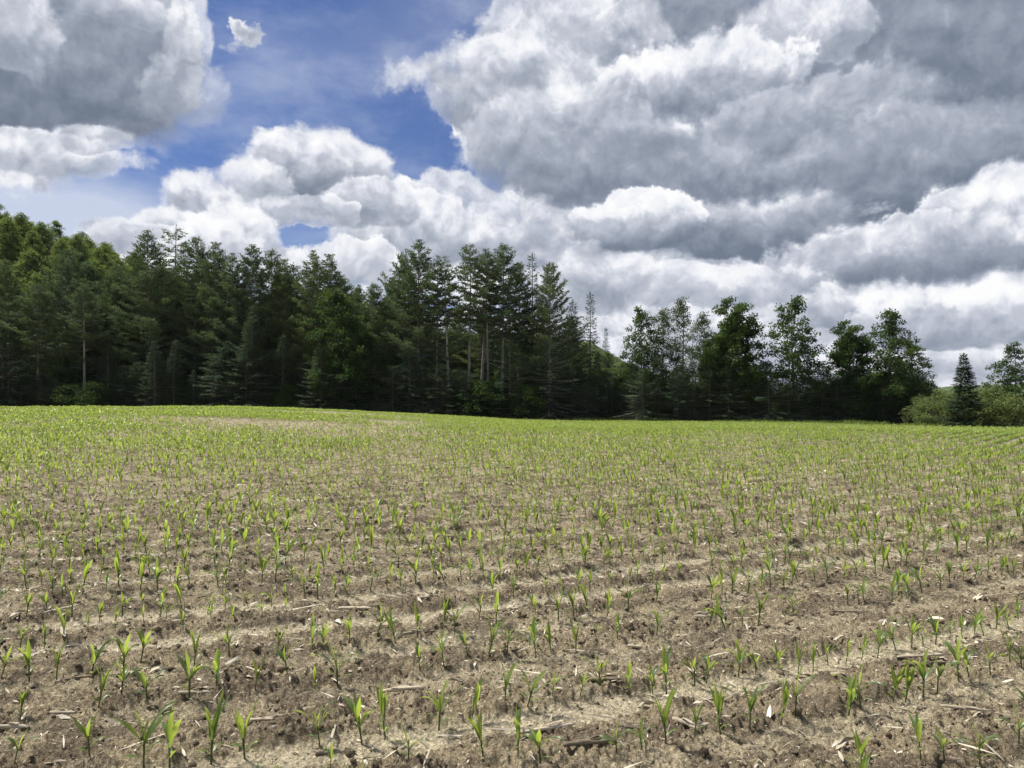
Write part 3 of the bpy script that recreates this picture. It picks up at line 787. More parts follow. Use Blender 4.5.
while cnt < 34:
    px, py = rr.uniform(15, 1010), rr.uniform(560, 760)
    if min((px - q[1]) ** 2 + (1.5 * (py - q[2])) ** 2 for q in KNOWN) < 45 ** 2: continue
    near_p = min(NEAR, key=lambda q: (q[2] - px) ** 2 + (q[3] - py) ** 2)
    if (near_p[2] - px) ** 2 + (near_p[3] - py) ** 2 > 90 ** 2: continue
    kd = rr.choice(['pale', 'pale', 'dark', 'husk', 'dark'])
    row = near_p[5]; key = (kd, row); row_word.setdefault(key, []).append((px, py))
    cnt += 1
for (kd, row), pts in row_word.items():
    for q, (px, py) in enumerate(sorted(pts)):
        nm = {'pale': 'pale cornstalk scrap', 'dark': 'dark cornstalk scrap', 'husk': 'torn dry husk'}[kd]
        lab = f'small {nm} beside the {ordinal(row)} row from the front, {ordinal(q + 1)} from the left'
        KNOWN.append((kd, px, py))
        place_piece('dry_husk' if kd == 'husk' else 'cornstalk_piece', kd, px, py, rr.uniform(.07, .17), rr.uniform(.006, .011), rr.uniform(-.7, .9), lab, rr)

CHAFF = None
def chaff_material():
    m = bpy.data.materials.new('chaff'); m.use_nodes = True
    t = m.node_tree; k = NT(t); b = t.nodes['Principled BSDF']
    tone = k.attr('tone')
    c = k.mix(tone, (0.14, 0.11, 0.08), (0.74, 0.67, 0.53))
    t.links.new(c, b.inputs['Base Color']); b.inputs['Roughness'].default_value = .85; b.inputs['Specular IOR Level'].default_value = .2
    return m
def scatter_litter():
    rng = np.random.default_rng(31)
    def pts(n, r0, r1, half):
        r = np.sqrt(rng.uniform(r0 ** 2, r1 ** 2, n)); a = rng.uniform(-half, half, n)
        return np.sin(a) * r, np.cos(a) * r
    mat = chaff_material()
    protos = []
    pr = random.Random(3)
    for i in range(10):
        V, Fq = leaf_strip(0, 0, 1.0, pr.uniform(.10, .28), pr.uniform(1.2, 1.55), pr.uniform(-.3, .8), pr, 4, 1, .3, pr.uniform(-1.5, 1.5), -.5)
        protos.append((np.array([tuple(v) for v in V]), np.array(Fq), np.zeros(len(V))))
    for i in range(6):
        V, Fq = leaf_strip(0, 0, 1.0, pr.uniform(.035, .06), 1.5, pr.uniform(-.25, .5), pr, 4, 1, .3, pr.uniform(-1, 1), -.5)
        protos.append((np.array([tuple(v) for v in V]), np.array(Fq), np.zeros(len(V))))
    parts = [pts(2600, 2.4, 14, R(50)), pts(42000, 2.2, 15, R(50)), pts(18000, 15, 60, R(46))]
    X = np.concatenate([p[0] for p in parts]); Y = np.concatenate([p[1] for p in parts])
    nthin = 2600
    scl = np.concatenate([np.clip(rng.lognormal(-2.1, .45, nthin), .06, .30), np.clip(rng.lognormal(-3.75, .60, 42000), .010, .13), np.clip(rng.lognormal(-2.5, .5, 18000), .05, .28)])
    which = np.concatenate([rng.integers(10, 16, nthin), rng.integers(0, 10, len(X) - nthin)])
    ok = Y < field_edge(X); X, Y, scl, which = X[ok], Y[ok], scl[ok], which[ok]
    Z = soil_z(X, Y) + .004 + scl * .03
    n = len(X)
    tone = np.clip(rng.beta(1.6, 1.6, n), 0, 1)
    me = tile(protos, which, np.stack([X, Y, Z], 1), rng.uniform(0, 6.28, n), scl, tone, 'chaff', mat)
    tag(link('chaff', me), kind='stuff')
    # clods and crumbs
    bm = bmesh.new(); bmesh.ops.create_icosphere(bm, subdivisions=1, radius=1); bm.verts.ensure_lookup_table()
    bv = np.array([v.co[:] for v in bm.verts]); bf = np.array([[v.index for v in f.verts] for f in bm.faces]); bm.free()
    protos = []
    for i in range(12):
        sc = rng.uniform(.65, 1.25, 3) * np.array([1, 1, .75])
        protos.append((bv * sc * rng.uniform(.72, 1.18, (len(bv), 1)), bf, np.zeros(len(bv))))
    X, Y = pts(85000, 2.2, 17, R(50))
    h, sm, cl = ground_relief(X, Y)
    ok = rng.random(len(X)) < (.38 + .62 * (1 - sm)) * (.35 + .65 * sstep(.4, .65, fbm(X * 2.5, Y * 2.5, 2, 7)))
    X, Y, h = X[ok], Y[ok], h[ok]; n = len(X)
    scl = np.clip(rng.lognormal(-4.85, .58, n), .003, .040)
    me = tile(protos, rng.integers(0, 12, n), np.stack([X, Y, land(X, Y) + h + scl * .1], 1), rng.uniform(0, 6.28, n), scl, rng.uniform(0, 1, n), 'soil_clods', SOIL)
    vattr(me, 'smoothness', np.full(len(me.vertices), .1)); vattr(me, 'clod', np.repeat(np.clip(rng.normal(.45, .3, n), 0, 1), len(bv))); vattr(me, 'in_field', np.ones(len(me.vertices)))
    tag(link('soil_clods', me), kind='stuff')
scatter_litter()
# ---------------------------------------------------------------- foliage and bark
PINE_LEAF = leaf_material('pine_needles', (0.040, 0.072, 0.036), (0.150, 0.190, 0.085), (0.18, 0.27, 0.08), 0.24, 0.7, spec=0.10)
SPRUCE_LEAF = leaf_material('spruce_needles', (0.022, 0.048, 0.023), (0.070, 0.116, 0.047), (0.10, 0.18, 0.05), 0.18, 0.7, spec=0.10)
BROAD_LEAF = leaf_material('broad_leaves', (0.026, 0.054, 0.018), (0.074, 0.122, 0.030), (0.16, 0.26, 0.045), 0.26, 0.65, spec=0.12)
HILL_LEAF = leaf_material('hillside_leaves', (0.050, 0.088, 0.024), (0.130, 0.185, 0.050), (0.30, 0.40, 0.07), 0.34, 0.65, spec=0.12)
PALE_LEAF = leaf_material('pale_leaves', (0.044, 0.072, 0.036), (0.095, 0.130, 0.058), (0.18, 0.25, 0.08), 0.25, 0.65, spec=0.12)
BUSH_LEAF = leaf_material('willow_leaves', (0.075, 0.108, 0.036), (0.165, 0.205, 0.072), (0.30, 0.38, 0.09), 0.32, 0.65, spec=0.15)
BARK = plain_material('pine_bark', (0.19, 0.165, 0.14), (0.29, 0.26, 0.225), 6, 0.9, (0.36, 0.33, 0.29), stretch=(3, 3, .5), bump=.02)
BARK_GREY = plain_material('grey_bark', (0.13, 0.12, 0.105), (0.20, 0.188, 0.168), 6, 0.9, stretch=(3, 3, .6), bump=.02)

class Kites:
    """leaf and needle-spray faces: narrow four-cornered blades"""
    def __init__(s): s.P, s.A, s.N, s.L, s.W, s.T = [], [], [], [], [], []
    def add(s, P, A, N, L, W, T):
        n = len(P)
        s.P.append(P); s.A.append(A); s.N.append(N)
        s.L.append(np.broadcast_to(L, n)); s.W.append(np.broadcast_to(W, n)); s.T.append(np.broadcast_to(T, n))
    def mesh(s, name, mat):
        P, A, N = (np.concatenate(q) for q in (s.P, s.A, s.N)); L, W, T = (np.concatenate(q) for q in (s.L, s.W, s.T))
        A = A / np.maximum(np.linalg.norm(A, axis=1, keepdims=True), 1e-6)
        S = np.cross(A, N); S /= np.maximum(np.linalg.norm(S, axis=1, keepdims=True), 1e-6)
        L = L[:, None]; W = W[:, None]
        V = np.stack([P, P + A * L * .45 + S * W * .5, P + A * L, P + A * L * .45 - S * W * .5], 1).reshape(-1, 3)
        Fq = np.arange(len(V)).reshape(-1, 4)
        me = mesh_from(name, V, [Fq], mat)
        vattr(me, 'tone', np.clip(np.repeat(T, 4), 0, 1))
        return me
def rvec(rng, n):
    v = rng.normal(size=(n, 3)); return v / np.linalg.norm(v, axis=1, keepdims=True)
class Wood:
    def __init__(s): s.V, s.Q, s.T = [], [], []
    def tube(s, path, rad, n=5):
        V, Fq, T = tube(path, rad, n); o = len(s.V)
        s.V += [tuple(v) for v in V]; s.Q += [tuple(a + o for a in f) for f in Fq]; s.T += [tuple(a + o for a in f) for f in T]
    def mesh(s, name, mat): return mesh_from(name, s.V, [s.Q, s.T], mat, True)

def trunk_path(H, rng, wob):
    n = 10; a, b = rng.uniform(0, 6.28), rng.uniform(0, 6.28)
    return [Vector((wob * math.sin(a + 2.2 * i / n) - wob * math.sin(a), wob * math.sin(b + 2.6 * i / n) - wob * math.sin(b), H * i / n)) for i in range(n + 1)]
def at_h(path, z):
    H = path[-1].z; f = max(0, min(len(path) - 1.001, z / H * (len(path) - 1))); i = int(f)
    return path[i].lerp(path[i + 1], f - i)

def make_pine(seed, H, Rr, start, dens=1.0, sparse=0.0, lean_side=0.0, fork=False):
    """white pine: whorls of long level boughs carrying flat plates of needles"""
    rng = random.Random(seed); nr = np.random.default_rng(seed)
    tp = trunk_path(H, rng, .28); w = Wood(); kt = Kites()
    r0 = H * .0115
    w.tube([tuple(p) for p in tp], [r0 * (1 - .93 * i / 10) for i in range(11)], 8)
    z = H * .12
    while z < H * start:                                   # dead snags on the bare bole
        a = rng.uniform(0, 6.28); L = rng.uniform(.4, 1.8); b = at_h(tp, z)
        w.tube([tuple(b), tuple(b + Vector((math.cos(a) * L, math.sin(a) * L, rng.uniform(-.2, .25))))], [.03, .008], 4)
        z += rng.uniform(.35, 1.0)
    z = H * start; side = rng.uniform(0, 6.28)
    while z < H * .985:
        t = (z - H * start) / (H * (1 - start))
        nb = rng.choice([4, 5, 5, 6]) if t < .85 else rng.choice([3, 4, 5])
        base = rng.uniform(0, 6.28); tier = rng.uniform(.72, 1.12)
        for j in range(nb):
            if rng.random() < sparse: continue
            a = base + 6.283 * j / nb + rng.uniform(-.3, .3)
            prof = (1 - t) ** .86 * min(1.0, .62 + 1.8 * t)
            L = Rr * prof * tier * rng.uniform(.62, 1.12) * (1 + lean_side * math.cos(a - side)) + .22
            el = R(rng.uniform(-8, 12) + 40 * t ** 2.0)
            b = at_h(tp, z); d = Vector((math.cos(a) * math.cos(el), math.sin(a) * math.cos(el), math.sin(el)))
            pth = []
            for q in range(5):
                s = q / 4; pth.append(b + d * (L * s) + Vector((0, 0, L * (.16 * s * s - .10 * s * (1 - s) * 2) )))
            w.tube([tuple(p) for p in pth], [max(.010, .018 * L * (1 - .85 * q / 4)) for q in range(5)], 4)
            sideways = Vector((-math.sin(a), math.cos(a), 0))
            ntw = max(2, int(L / .21 * dens)); small = min(1.0, .55 + .30 * L)
            tone0 = rng.uniform(.15, .75)
            for q in range(ntw):
                s = .26 + .74 * (q + rng.random()) / ntw
                f = s * 4; i = min(3, int(f)); p0 = pth[i].lerp(pth[i + 1], f - i)
                lat = rng.uniform(-1, 1) * (.12 + .26 * L * (1 - abs(s - .55))) * .62
                c = p0 + sideways * lat + d * abs(lat) * .45 + Vector((0, 0, rng.uniform(-.03, .12)))
                m = rng.randint(8, 11)
                ax = nr.normal(size=(m, 3)) * (.75, .75, .26) + np.array(d)[None] * .65 + np.array([0, 0, .30])
                P = np.array(c)[None] + nr.normal(size=(m, 3)) * (.15, .15, .045)
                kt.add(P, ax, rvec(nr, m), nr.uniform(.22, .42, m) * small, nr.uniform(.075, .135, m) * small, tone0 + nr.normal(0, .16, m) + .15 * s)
        z += rng.uniform(.55, 1.05) * (1 - .42 * t) * (H / 22.0) ** .5
    # leader
    m = 14; P = np.array(tp[-1])[None] - np.array([0, 0, 1])[None] * nr.uniform(0, .9, (m, 1)); ax = nr.normal(size=(m, 3)) * (.6, .6, .2) + np.array([0, 0, .8])
    kt.add(P, ax, rvec(nr, m), nr.uniform(.22, .4, m), nr.uniform(.05, .09, m), .5)
    return w.mesh('trunk', BARK), kt.mesh('crown', PINE_LEAF), H
def make_spruce(seed, H, Rr, start=.03, droop=14, dens=1.0, power=.92, step=.34, ragged=.15, mat=None, thin_top=0.0):
    """spruce, fir or hemlock: boughs to the ground, drooping flat sprays"""
    rng = random.Random(seed); nr = np.random.default_rng(seed)
    tp = trunk_path(H, rng, .10); w = Wood(); kt = Kites()
    w.tube([tuple(p) for p in tp], [H * .0105 * (1 - .95 * i / 10) for i in range(11)], 7)
    z = max(.25, H * start)
    while z < H * .985:
        t = z / H
        nb = rng.choice([5, 6, 7]) if t < .8 else rng.choice([4, 5])
        base = rng.uniform(0, 6.28); tier = rng.uniform(1 - ragged, 1 + ragged)
        for j in range(nb):
            a = base + 6.283 * j / nb + rng.uniform(-.25, .25)
            L = Rr * (1 - t) ** power * tier * rng.uniform(1 - 1.3 * ragged, 1 + ragged) * (1 - thin_top * t) + .12
            el = R(-droop * (1 - t) + rng.uniform(-7, 7) + 26 * t ** 2)
            b = at_h(tp, z); d = Vector((math.cos(a) * math.cos(el), math.sin(a) * math.cos(el), math.sin(el)))
            pth = [b + d * (L * q / 3) + Vector((0, 0, L * .15 * ((q / 3) ** 2.2 - .35 * q / 3))) for q in range(4)]
            w.tube([tuple(p) for p in pth], [max(.008, .013 * L * (1 - .85 * q / 3)) for q in range(4)], 3)
            sd = np.array([-math.sin(a), math.cos(a), 0]); dn = np.array(d)
            n = max(6, int(L / .045 * dens)); tone0 = rng.uniform(.1, .7)
            s = nr.uniform(.10, 1.0, n); f = s * 3; i = np.minimum(2, f.astype(int)); fr = (f - i)[:, None]
            pa = np.array([tuple(p) for p in pth]); P = pa[i] * (1 - fr) + pa[i + 1] * fr
            sgn = np.where(nr.random(n) < .5, -1, 1)
            off = nr.uniform(0, 1, n) * (.10 + .20 * L * (1 - s))
            P = P + sd[None] * (sgn * off)[:, None] + dn[None] * (off * .6)[:, None] + np.stack([nr.normal(0, .03, n), nr.normal(0, .03, n), nr.normal(-.02, .05, n) - off * .18], 1)
            ax = dn[None] * nr.uniform(.5, 1.1, (n, 1)) + sd[None] * (sgn * nr.uniform(.2, .95, n))[:, None] + np.stack([np.zeros(n), np.zeros(n), nr.normal(-.12, .22, n)], 1)
            nn = rvec(nr, n) * .55 + np.array([0, 0, 1])
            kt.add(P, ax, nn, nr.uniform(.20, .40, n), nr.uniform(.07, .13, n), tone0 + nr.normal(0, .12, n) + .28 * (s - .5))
        z += step * rng.uniform(.75, 1.3) * (1 - .35 * t) * max(.6, (H / 12) ** .5)
    m = 22; P = np.array(tp[-1])[None] - np.array([0, 0, 1])[None] * nr.uniform(0, .7, (m, 1)); ax = nr.normal(size=(m, 3)) * (.5, .5, .15) + np.array([0, 0, .9])
    kt.add(P, ax, rvec(nr, m), nr.uniform(.18, .34, m), nr.uniform(.05, .08, m), .5)
    return w.mesh('trunk', BARK), kt.mesh('crown', mat or SPRUCE_LEAF), H
def make_broad(seed, H, Rr, start=.3, nclump=130, leaf=(.20, .34), per=62, mat=None, top=1.0, lobes=11, clump=(.50, .95), stems=1, flat=.62, bark=None, bottom=0.0):
    """broad-leaved tree: limbs reach for points spread through uneven lobes, each carrying a cluster of leaves"""
    rng = random.Random(seed); nr = np.random.default_rng(seed)
    w = Wood(); kt = Kites()
    z0, z1 = H * start, H
    # crown outline: a full envelope pushed in and out by noise, with holes left in it
    ph = rng.uniform(0, 100); pts = []; tries = 0
    tw = rng.uniform(0, 6.28)
    while len(pts) < nclump and tries < nclump * 12:
        tries += 1
        t = rng.random()
        a = rng.uniform(0, 6.28)
        prof = min(1.0, (t / .22 + bottom) ** .6) * (1 - max(0.0, (t - .25) / .75) ** (2.4 * top)) ** .70
        if rng.random() > .12 + .88 * prof: continue
        ang = math.cos(a + 5.2 * t + tw) * .5 + math.cos(2 * a - 7 * t + ph) * .5
        env = Rr * prof * (.84 + .20 * ang + .62 * (float(vnoise(np.array([ph + a * 1.3 + 3 * math.cos(a)]), np.array([t * 9.0]), 5)[0]) - .5))
        r = env * (rng.random() ** .62) + .05
        p = Vector((math.cos(a) * r, math.sin(a) * r, z0 + (z1 - z0) * .985 * t))
        hole = float(vnoise(np.array([p.x * .75 + ph]), np.array([p.z * .85 + p.y * .6]), 9)[0])
        if hole < .33: continue
        pts.append(p)
    nodes = []
    for sdx in range(stems):
        if stems == 1:
            tp = trunk_path(H * .86, rng, .22 * H / 15)
        else:
            a = 6.28 * sdx / stems + rng.random(); ld = rng.uniform(.15, .5) * Rr
            tp = [Vector((math.cos(a) * ld * (i / 10) ** 1.2, math.sin(a) * ld * (i / 10) ** 1.2, H * .8 * i / 10)) for i in range(11)]
        r0 = H * .013 / math.sqrt(stems)
        w.tube([tuple(p) for p in tp], [r0 * (1 - .9 * i / 10) for i in range(11)], 7)
        for i in range(41):
            z = H * .86 * i / 40; p = at_h(tp, min(z, tp[-1].z))
            if z > z0 * .6: nodes.append((p, r0 * (1 - .9 * i / 40) * .6))
    pts.sort(key=lambda p: p.x ** 2 + p.y ** 2 + .1 * p.z)
    for p in pts:
        best = min(nodes, key=lambda nd: (nd[0] - p).length + max(0, nd[0].z - p.z + .25 * math.hypot(nd[0].x - p.x, nd[0].y - p.y)) * 2.2)
        b, rb = best; midp = b.lerp(p, .55) + Vector((rng.uniform(-.15, .15), rng.uniform(-.15, .15), -.06 * (p - b).length))
        r1 = max(.010, min(rb * .75, .014 * (p - b).length + .012))
        w.tube([tuple(b), tuple(midp), tuple(p)], [r1, r1 * .7, max(.006, r1 * .35)], 4)
        nodes.append((midp, r1 * .7)); nodes.append((p, r1 * .4))
        nodes.append((b.lerp(midp, .5), r1 * .85))
        rad = rng.uniform(*clump); m = int(per * rng.uniform(.6, 1.25) * (rad / .7) ** 1.6); tone0 = rng.uniform(.15, .75)
        v = rvec(nr, m) * nr.random((m, 1)) ** .45 * rad * np.array([1, 1, flat])
        P = np.array(p)[None] + v
        ax = v * .8 + nr.normal(size=(m, 3)) * rad * .5 + np.array([0, 0, -.10])
        nn = rvec(nr, m) * .8 + np.array([0, 0, .9])
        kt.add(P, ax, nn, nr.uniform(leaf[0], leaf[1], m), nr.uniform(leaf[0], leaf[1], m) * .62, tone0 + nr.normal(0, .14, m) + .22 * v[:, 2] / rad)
    return w.mesh('trunk', bark or BARK_GREY), kt.mesh('crown', mat or BROAD_LEAF), H

KIND = {}
def kind(key, kindname, made, cat='tree'):
    KIND[key] = (kindname, made, cat)
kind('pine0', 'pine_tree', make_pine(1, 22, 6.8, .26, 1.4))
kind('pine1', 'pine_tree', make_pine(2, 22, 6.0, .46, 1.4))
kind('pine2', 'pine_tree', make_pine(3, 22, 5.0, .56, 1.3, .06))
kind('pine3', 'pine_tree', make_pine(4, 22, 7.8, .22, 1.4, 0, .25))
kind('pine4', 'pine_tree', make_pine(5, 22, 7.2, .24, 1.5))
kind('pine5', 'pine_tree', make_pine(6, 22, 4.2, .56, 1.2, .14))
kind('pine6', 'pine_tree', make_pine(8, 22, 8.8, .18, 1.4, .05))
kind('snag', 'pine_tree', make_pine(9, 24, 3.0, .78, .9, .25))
kind('spruce0', 'spruce_tree', make_spruce(21, 14, 3.4))
kind('spruce1', 'spruce_tree', make_spruce(22, 14, 2.9, power=.85))
kind('spruce2', 'spruce_tree', make_spruce(23, 16, 2.5, power=.8, thin_top=.35, ragged=.25, dens=.8))
kind('spruce3', 'spruce_tree', make_spruce(24, 8.0, 2.2, droop=6, power=1.05, ragged=.10, step=.26, dens=1.8))
kind('hem0', 'hemlock_tree', make_spruce(31, 10, 4.2, droop=18, power=.62, ragged=.30, step=.46))
kind('hem1', 'hemlock_tree', make_spruce(32, 10, 4.8, droop=22, power=.55, ragged=.34, step=.50))
kind('hem2', 'hemlock_tree', make_spruce(33, 12, 4.2, droop=12, power=.68, ragged=.30, step=.46))
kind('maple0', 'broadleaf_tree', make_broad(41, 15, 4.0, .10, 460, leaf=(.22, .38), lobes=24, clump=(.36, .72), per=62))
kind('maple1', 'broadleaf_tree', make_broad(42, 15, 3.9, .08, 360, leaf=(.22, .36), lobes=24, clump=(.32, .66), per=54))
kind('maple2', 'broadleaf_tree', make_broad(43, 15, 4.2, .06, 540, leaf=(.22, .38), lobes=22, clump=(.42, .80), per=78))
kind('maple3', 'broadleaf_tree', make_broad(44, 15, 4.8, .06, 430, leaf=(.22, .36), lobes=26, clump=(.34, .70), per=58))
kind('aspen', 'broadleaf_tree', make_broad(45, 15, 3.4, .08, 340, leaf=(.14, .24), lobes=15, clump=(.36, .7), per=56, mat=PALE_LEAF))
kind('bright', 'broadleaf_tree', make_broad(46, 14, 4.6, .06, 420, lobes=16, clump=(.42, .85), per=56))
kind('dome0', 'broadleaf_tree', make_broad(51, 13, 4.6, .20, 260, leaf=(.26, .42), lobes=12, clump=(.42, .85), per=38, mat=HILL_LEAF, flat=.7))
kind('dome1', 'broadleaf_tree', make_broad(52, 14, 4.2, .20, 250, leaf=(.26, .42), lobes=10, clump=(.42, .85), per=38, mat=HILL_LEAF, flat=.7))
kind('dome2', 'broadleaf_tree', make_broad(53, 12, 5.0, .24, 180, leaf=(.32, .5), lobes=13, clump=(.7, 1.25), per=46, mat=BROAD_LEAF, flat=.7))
kind('bush0', 'bush', make_broad(61, 4.0, 2.6, .06, 95, leaf=(.14, .24), lobes=12, clump=(.35, .65), per=64, mat=BUSH_LEAF, stems=5, flat=.8), 'bush')
kind('bush1', 'bush', make_broad(62, 3.4, 2.2, .06, 85, leaf=(.14, .24), lobes=10, clump=(.35, .6), per=64, mat=BUSH_LEAF, stems=5, flat=.8), 'bush')
kind('low0', 'bush', make_broad(63, 4.2, 2.7, .04, 90, leaf=(.18, .30), lobes=12, clump=(.45, .75), per=60, mat=BROAD_LEAF, stems=4, flat=.7), 'bush')

USED = set()
trng = random.Random(12)
def tree(key, px, top, Y, label, group=None, wide=1.0, yaw=None, H=None):
    kindname, (trunk, crown, h0), cat = KIND[key]
    x = (px - 512) / F * Y; z = float(land(x, Y))
    hh = H if H else EYE + (HORIZON - top) / F * Y - z
    s = hh / h0
    root = bpy.data.objects.new(kindname, None); COL.objects.link(root)
    link('trunk', trunk, root); link('crown', crown, root)
    root.location = (x, Y, z - .05); root.rotation_euler = (0, 0, trng.uniform(0, 6.28) if yaw is None else yaw)
    sw = (s ** .75) * wide
    root.scale = (sw, sw, s)
    tag(root, label, cat, group)
    return root
# ---------------------------------------------------------------- the wood, tree by tree: key, photo px of the stem, photo py of the tip, distance
TREES = [
    ('pine0', 4, 258, 96, 'tall pine cut by the left edge of the picture', .9),
    ('pine6', 64, 248, 99, 'broad grey-green pine with bare lower stems, below the leafy hillside', 1.05),
    ('pine1', 38, 284, 95, 'pine with a bare straight bole left of the broad grey-green pine', 1.0),
    ('pine2', 84, 282, 95, 'slim pine with bare bole right of the broad grey-green pine', 1.0),
    ('pine4', 112, 262, 104, 'dull pine filling the gap below the hill crest', 1.0),
    ('pine4', 150, 230, 101, 'tall pointed pine just left of the open-topped snag pine', 1.0),
    ('snag', 171, 225, 108, 'thin pine whose open sparse top sticks up alone', 1.0),
    ('pine1', 192, 237, 103, 'narrow-topped pine directly right of the open-topped snag pine', .95),
    ('pine0', 211, 240, 101, 'pine with a tapering crown, second right of the snag pine', .9),
    ('pine4', 231, 253, 99, 'lower dense pine left of the dark bushy-topped pine', .95),
    ('pine3', 249, 243, 98, 'dark bushy-topped pine with level tiers at left of centre', .85),
    ('pine1', 271, 250, 101, 'pine leaning its sparse top against the dark bushy-topped pine', .85),
    ('pine0', 286, 257, 99, 'lower pine in the dip before the paired pine crowns', .8),
    ('pine4', 315, 250, 98, 'left one of the paired pine crowns above the mid green leafy tree', .85),
    ('pine0', 332, 252, 100, 'right one of the paired pine crowns above the mid green leafy tree', .95),
    ('pine4', 356, 284, 102, 'short pine sloping down right of the paired crowns', .8),
    ('pine1', 372, 283, 97, 'dark rounded pine at the left foot of the highest central pine', .95),
    ('pine3', 405, 252, 99, 'big spreading pine touching the highest central pine on its left', .85),
    ('pine4', 419, 238, 97, 'highest central pine with a broad layered crown', 1.0),
    ('pine5', 436, 256, 96, 'thin pine close at the right of the highest central pine', .9),
    ('pine5', 449, 256, 95, 'thin-crowned pine with pale stem showing sky behind', .9),
    ('pine2', 468, 243, 97, 'slender tall pine with bare stem, left of the sky gaps', .95),
    ('pine5', 481, 254, 99, 'light green pine between two slender dark pines', 1.15),
    ('pine2', 488, 247, 95.5, 'slender pine behind the light green one', .8),
    ('pine1', 502, 243, 97, 'dark full-topped pine right of the bare stems', .95),
    ('pine1', 517, 263, 100, 'pine hugging the right side of the dark full-topped pine', .75),
    ('spruce2', 534, 253, 99, 'narrow open spruce with a spire top right of the pines', 1.15),
    ('pine3', 551, 262, 96, 'pine with long level boughs stepping down to the right', .80),
    ('spruce1', 572, 300, 98, 'short dense spruce under the stepping pine boughs', 1.0),
    ('spruce2', 589, 292, 98, 'pointed lone-topped spruce at the right end of the pines', 1.1),
    ('spruce2', 606, 327, 101, 'tiny spire of spruce in the gap before the leafy trees', .8),
    ('spruce1', 598, 352, 96, 'low spruce at the foot of the gap, left of the far hill', .9),
    ('spruce1', 622, 366, 96, 'low spruce in front of the far hill', .9),
    ('spruce2', 612, 376, 93, 'smallest spruce at the gap below the far hill', .8),
    # the mid green leafy tree in the middle and its neighbours
    ('bright', 338, 286, 93, 'mid green leafy tree standing in front of the paired pines', .95),
    ('bright', 364, 330, 94, 'dark leafy tree right of the mid green leafy tree', .9),
    ('spruce0', 251, 304, 93, 'dark spired spruce in front of the bushy-topped pine', 1.0),
    ('spruce1', 282, 334, 93, 'dark spruce at the field edge left of the mid green leafy tree', 1.15),
    ('spruce0', 228, 340, 93, 'dark spruce left of the spired spruce at the field edge', 1.0),
    ('hem0', 8, 318, 93, 'leafy green hemlock at the left edge of the wood', 1.1),
    # right-hand leafy trees
    ('maple1', 641, 302, 93, 'leafy tree with a round top, first right of the gap', .80),
    ('spruce0', 636, 346, 92, 'dark conifer at the foot of the first leafy tree', .9),
    ('aspen', 663, 306, 94, 'dull thin leafy tree left of the pale aspen', 1.0),
    ('aspen', 681, 295, 92, 'pale fine-leaved aspen with a pointed top', 1.05),
    ('aspen', 703, 310, 104, 'paler thin leafy tree behind the aspen', 1.1),
    ('maple2', 736, 291, 91, 'dense dark leafy tree, the darkest at right of centre', .92),
    ('maple2', 716, 330, 94, 'lower leafy tree at the left side of the dense dark one', .8),
    ('maple1', 795, 291, 90, 'open-crowned leafy tree standing alone with sky through it', 1.0),
    ('maple2', 851, 315, 90, 'dark compact leafy tree left of the light open one', .88),
    ('maple3', 893, 307, 88, 'light open leafy tree with long boughs at its right', .95),
    ('maple1', 912, 338, 90, 'low leafy tree leaning out right of the light open tree', .9),
    ('spruce3', 966, 353, 75, 'small dark spruce standing alone in the willows', 1.0),
    ('maple1', 1014, 339, 76, 'leafy tree cut by the right edge, boughs reaching left', .95),
    # willows at the right
    ('bush0', 936, 391, 78, 'olive willow bush right of the long-boughed leafy tree', 1.2),
    ('bush1', 951, 394, 76.5, 'olive willow bush just left of the lone spruce', 1.1),
    ('bush0', 922, 396, 83, 'olive willow bush in the shade of the leafy trees', 1.0),
    ('bush0', 990, 388, 76, 'tall olive willow bush right of the lone spruce', 1.2),
    ('bush1', 1012, 390, 73, 'olive willow bush at the right edge', 1.2),
    ('bush1', 979, 399, 74, 'low willow bush touching the lone spruce', 1.0),
    ('bush0', 1045, 386, 79, 'olive willow bush beyond the right edge', 1.2),
    ('bush1', 962, 386, 95, 'willow bush behind the lone spruce', 1.6),
    ('bush0', 1000, 384, 92, 'willow bush behind the right-hand willows', 1.3),
    ('bush0', 925, 386, 96, 'pale willow bush behind the low leafy tree', 1.3),
]
for (key, px, top, Y, lab, wd) in TREES: tree(key, px, top, Y, lab, None, wd)

# understorey along the field edge: hemlocks, small spruces and leafy bushes, left to right
under = []
urng = random.Random(41)
x = -14.0
while x < 935:
    if 18 < x < 95: top = urng.uniform(364, 384)
    elif 392 < x < 505: top = urng.uniform(354, 378)
    elif x < 560: top = urng.uniform(338, 375)
    elif x < 640: top = urng.uniform(372, 388)
    else: top = urng.uniform(364, 384)
    under.append((x, top)); x += urng.uniform(13, 21)
kinds = ['hem0', 'hem1', 'hem2', 'spruce0', 'hem1', 'low0', 'hem0', 'spruce1', 'hem0', 'hem2']
count = {}
for i, (px, top) in enumerate(under):
    key = urng.choice(kinds if not (18 < px < 95 or 392 < px < 505) else ['hem0', 'hem1', 'low0', 'hem0']); Y = (92.5 if px < 640 else 88.5) + urng.uniform(-1.0, 1.5)
    if key == 'low0': top = urng.uniform(378, 392); Y -= 1.0
    word = {'hem': 'drooping dark hemlock', 'spr': 'small dark spruce', 'low': 'low leafy bush', 'map': 'young leafy tree'}[key[:3]]
    count[word] = count.get(word, 0) + 1
    tree(key, px, top, Y, f'{word} at the field edge, {ordinal(count[word])} of its kind from the left', 'understorey along the field edge', urng.uniform(.9, 1.25))
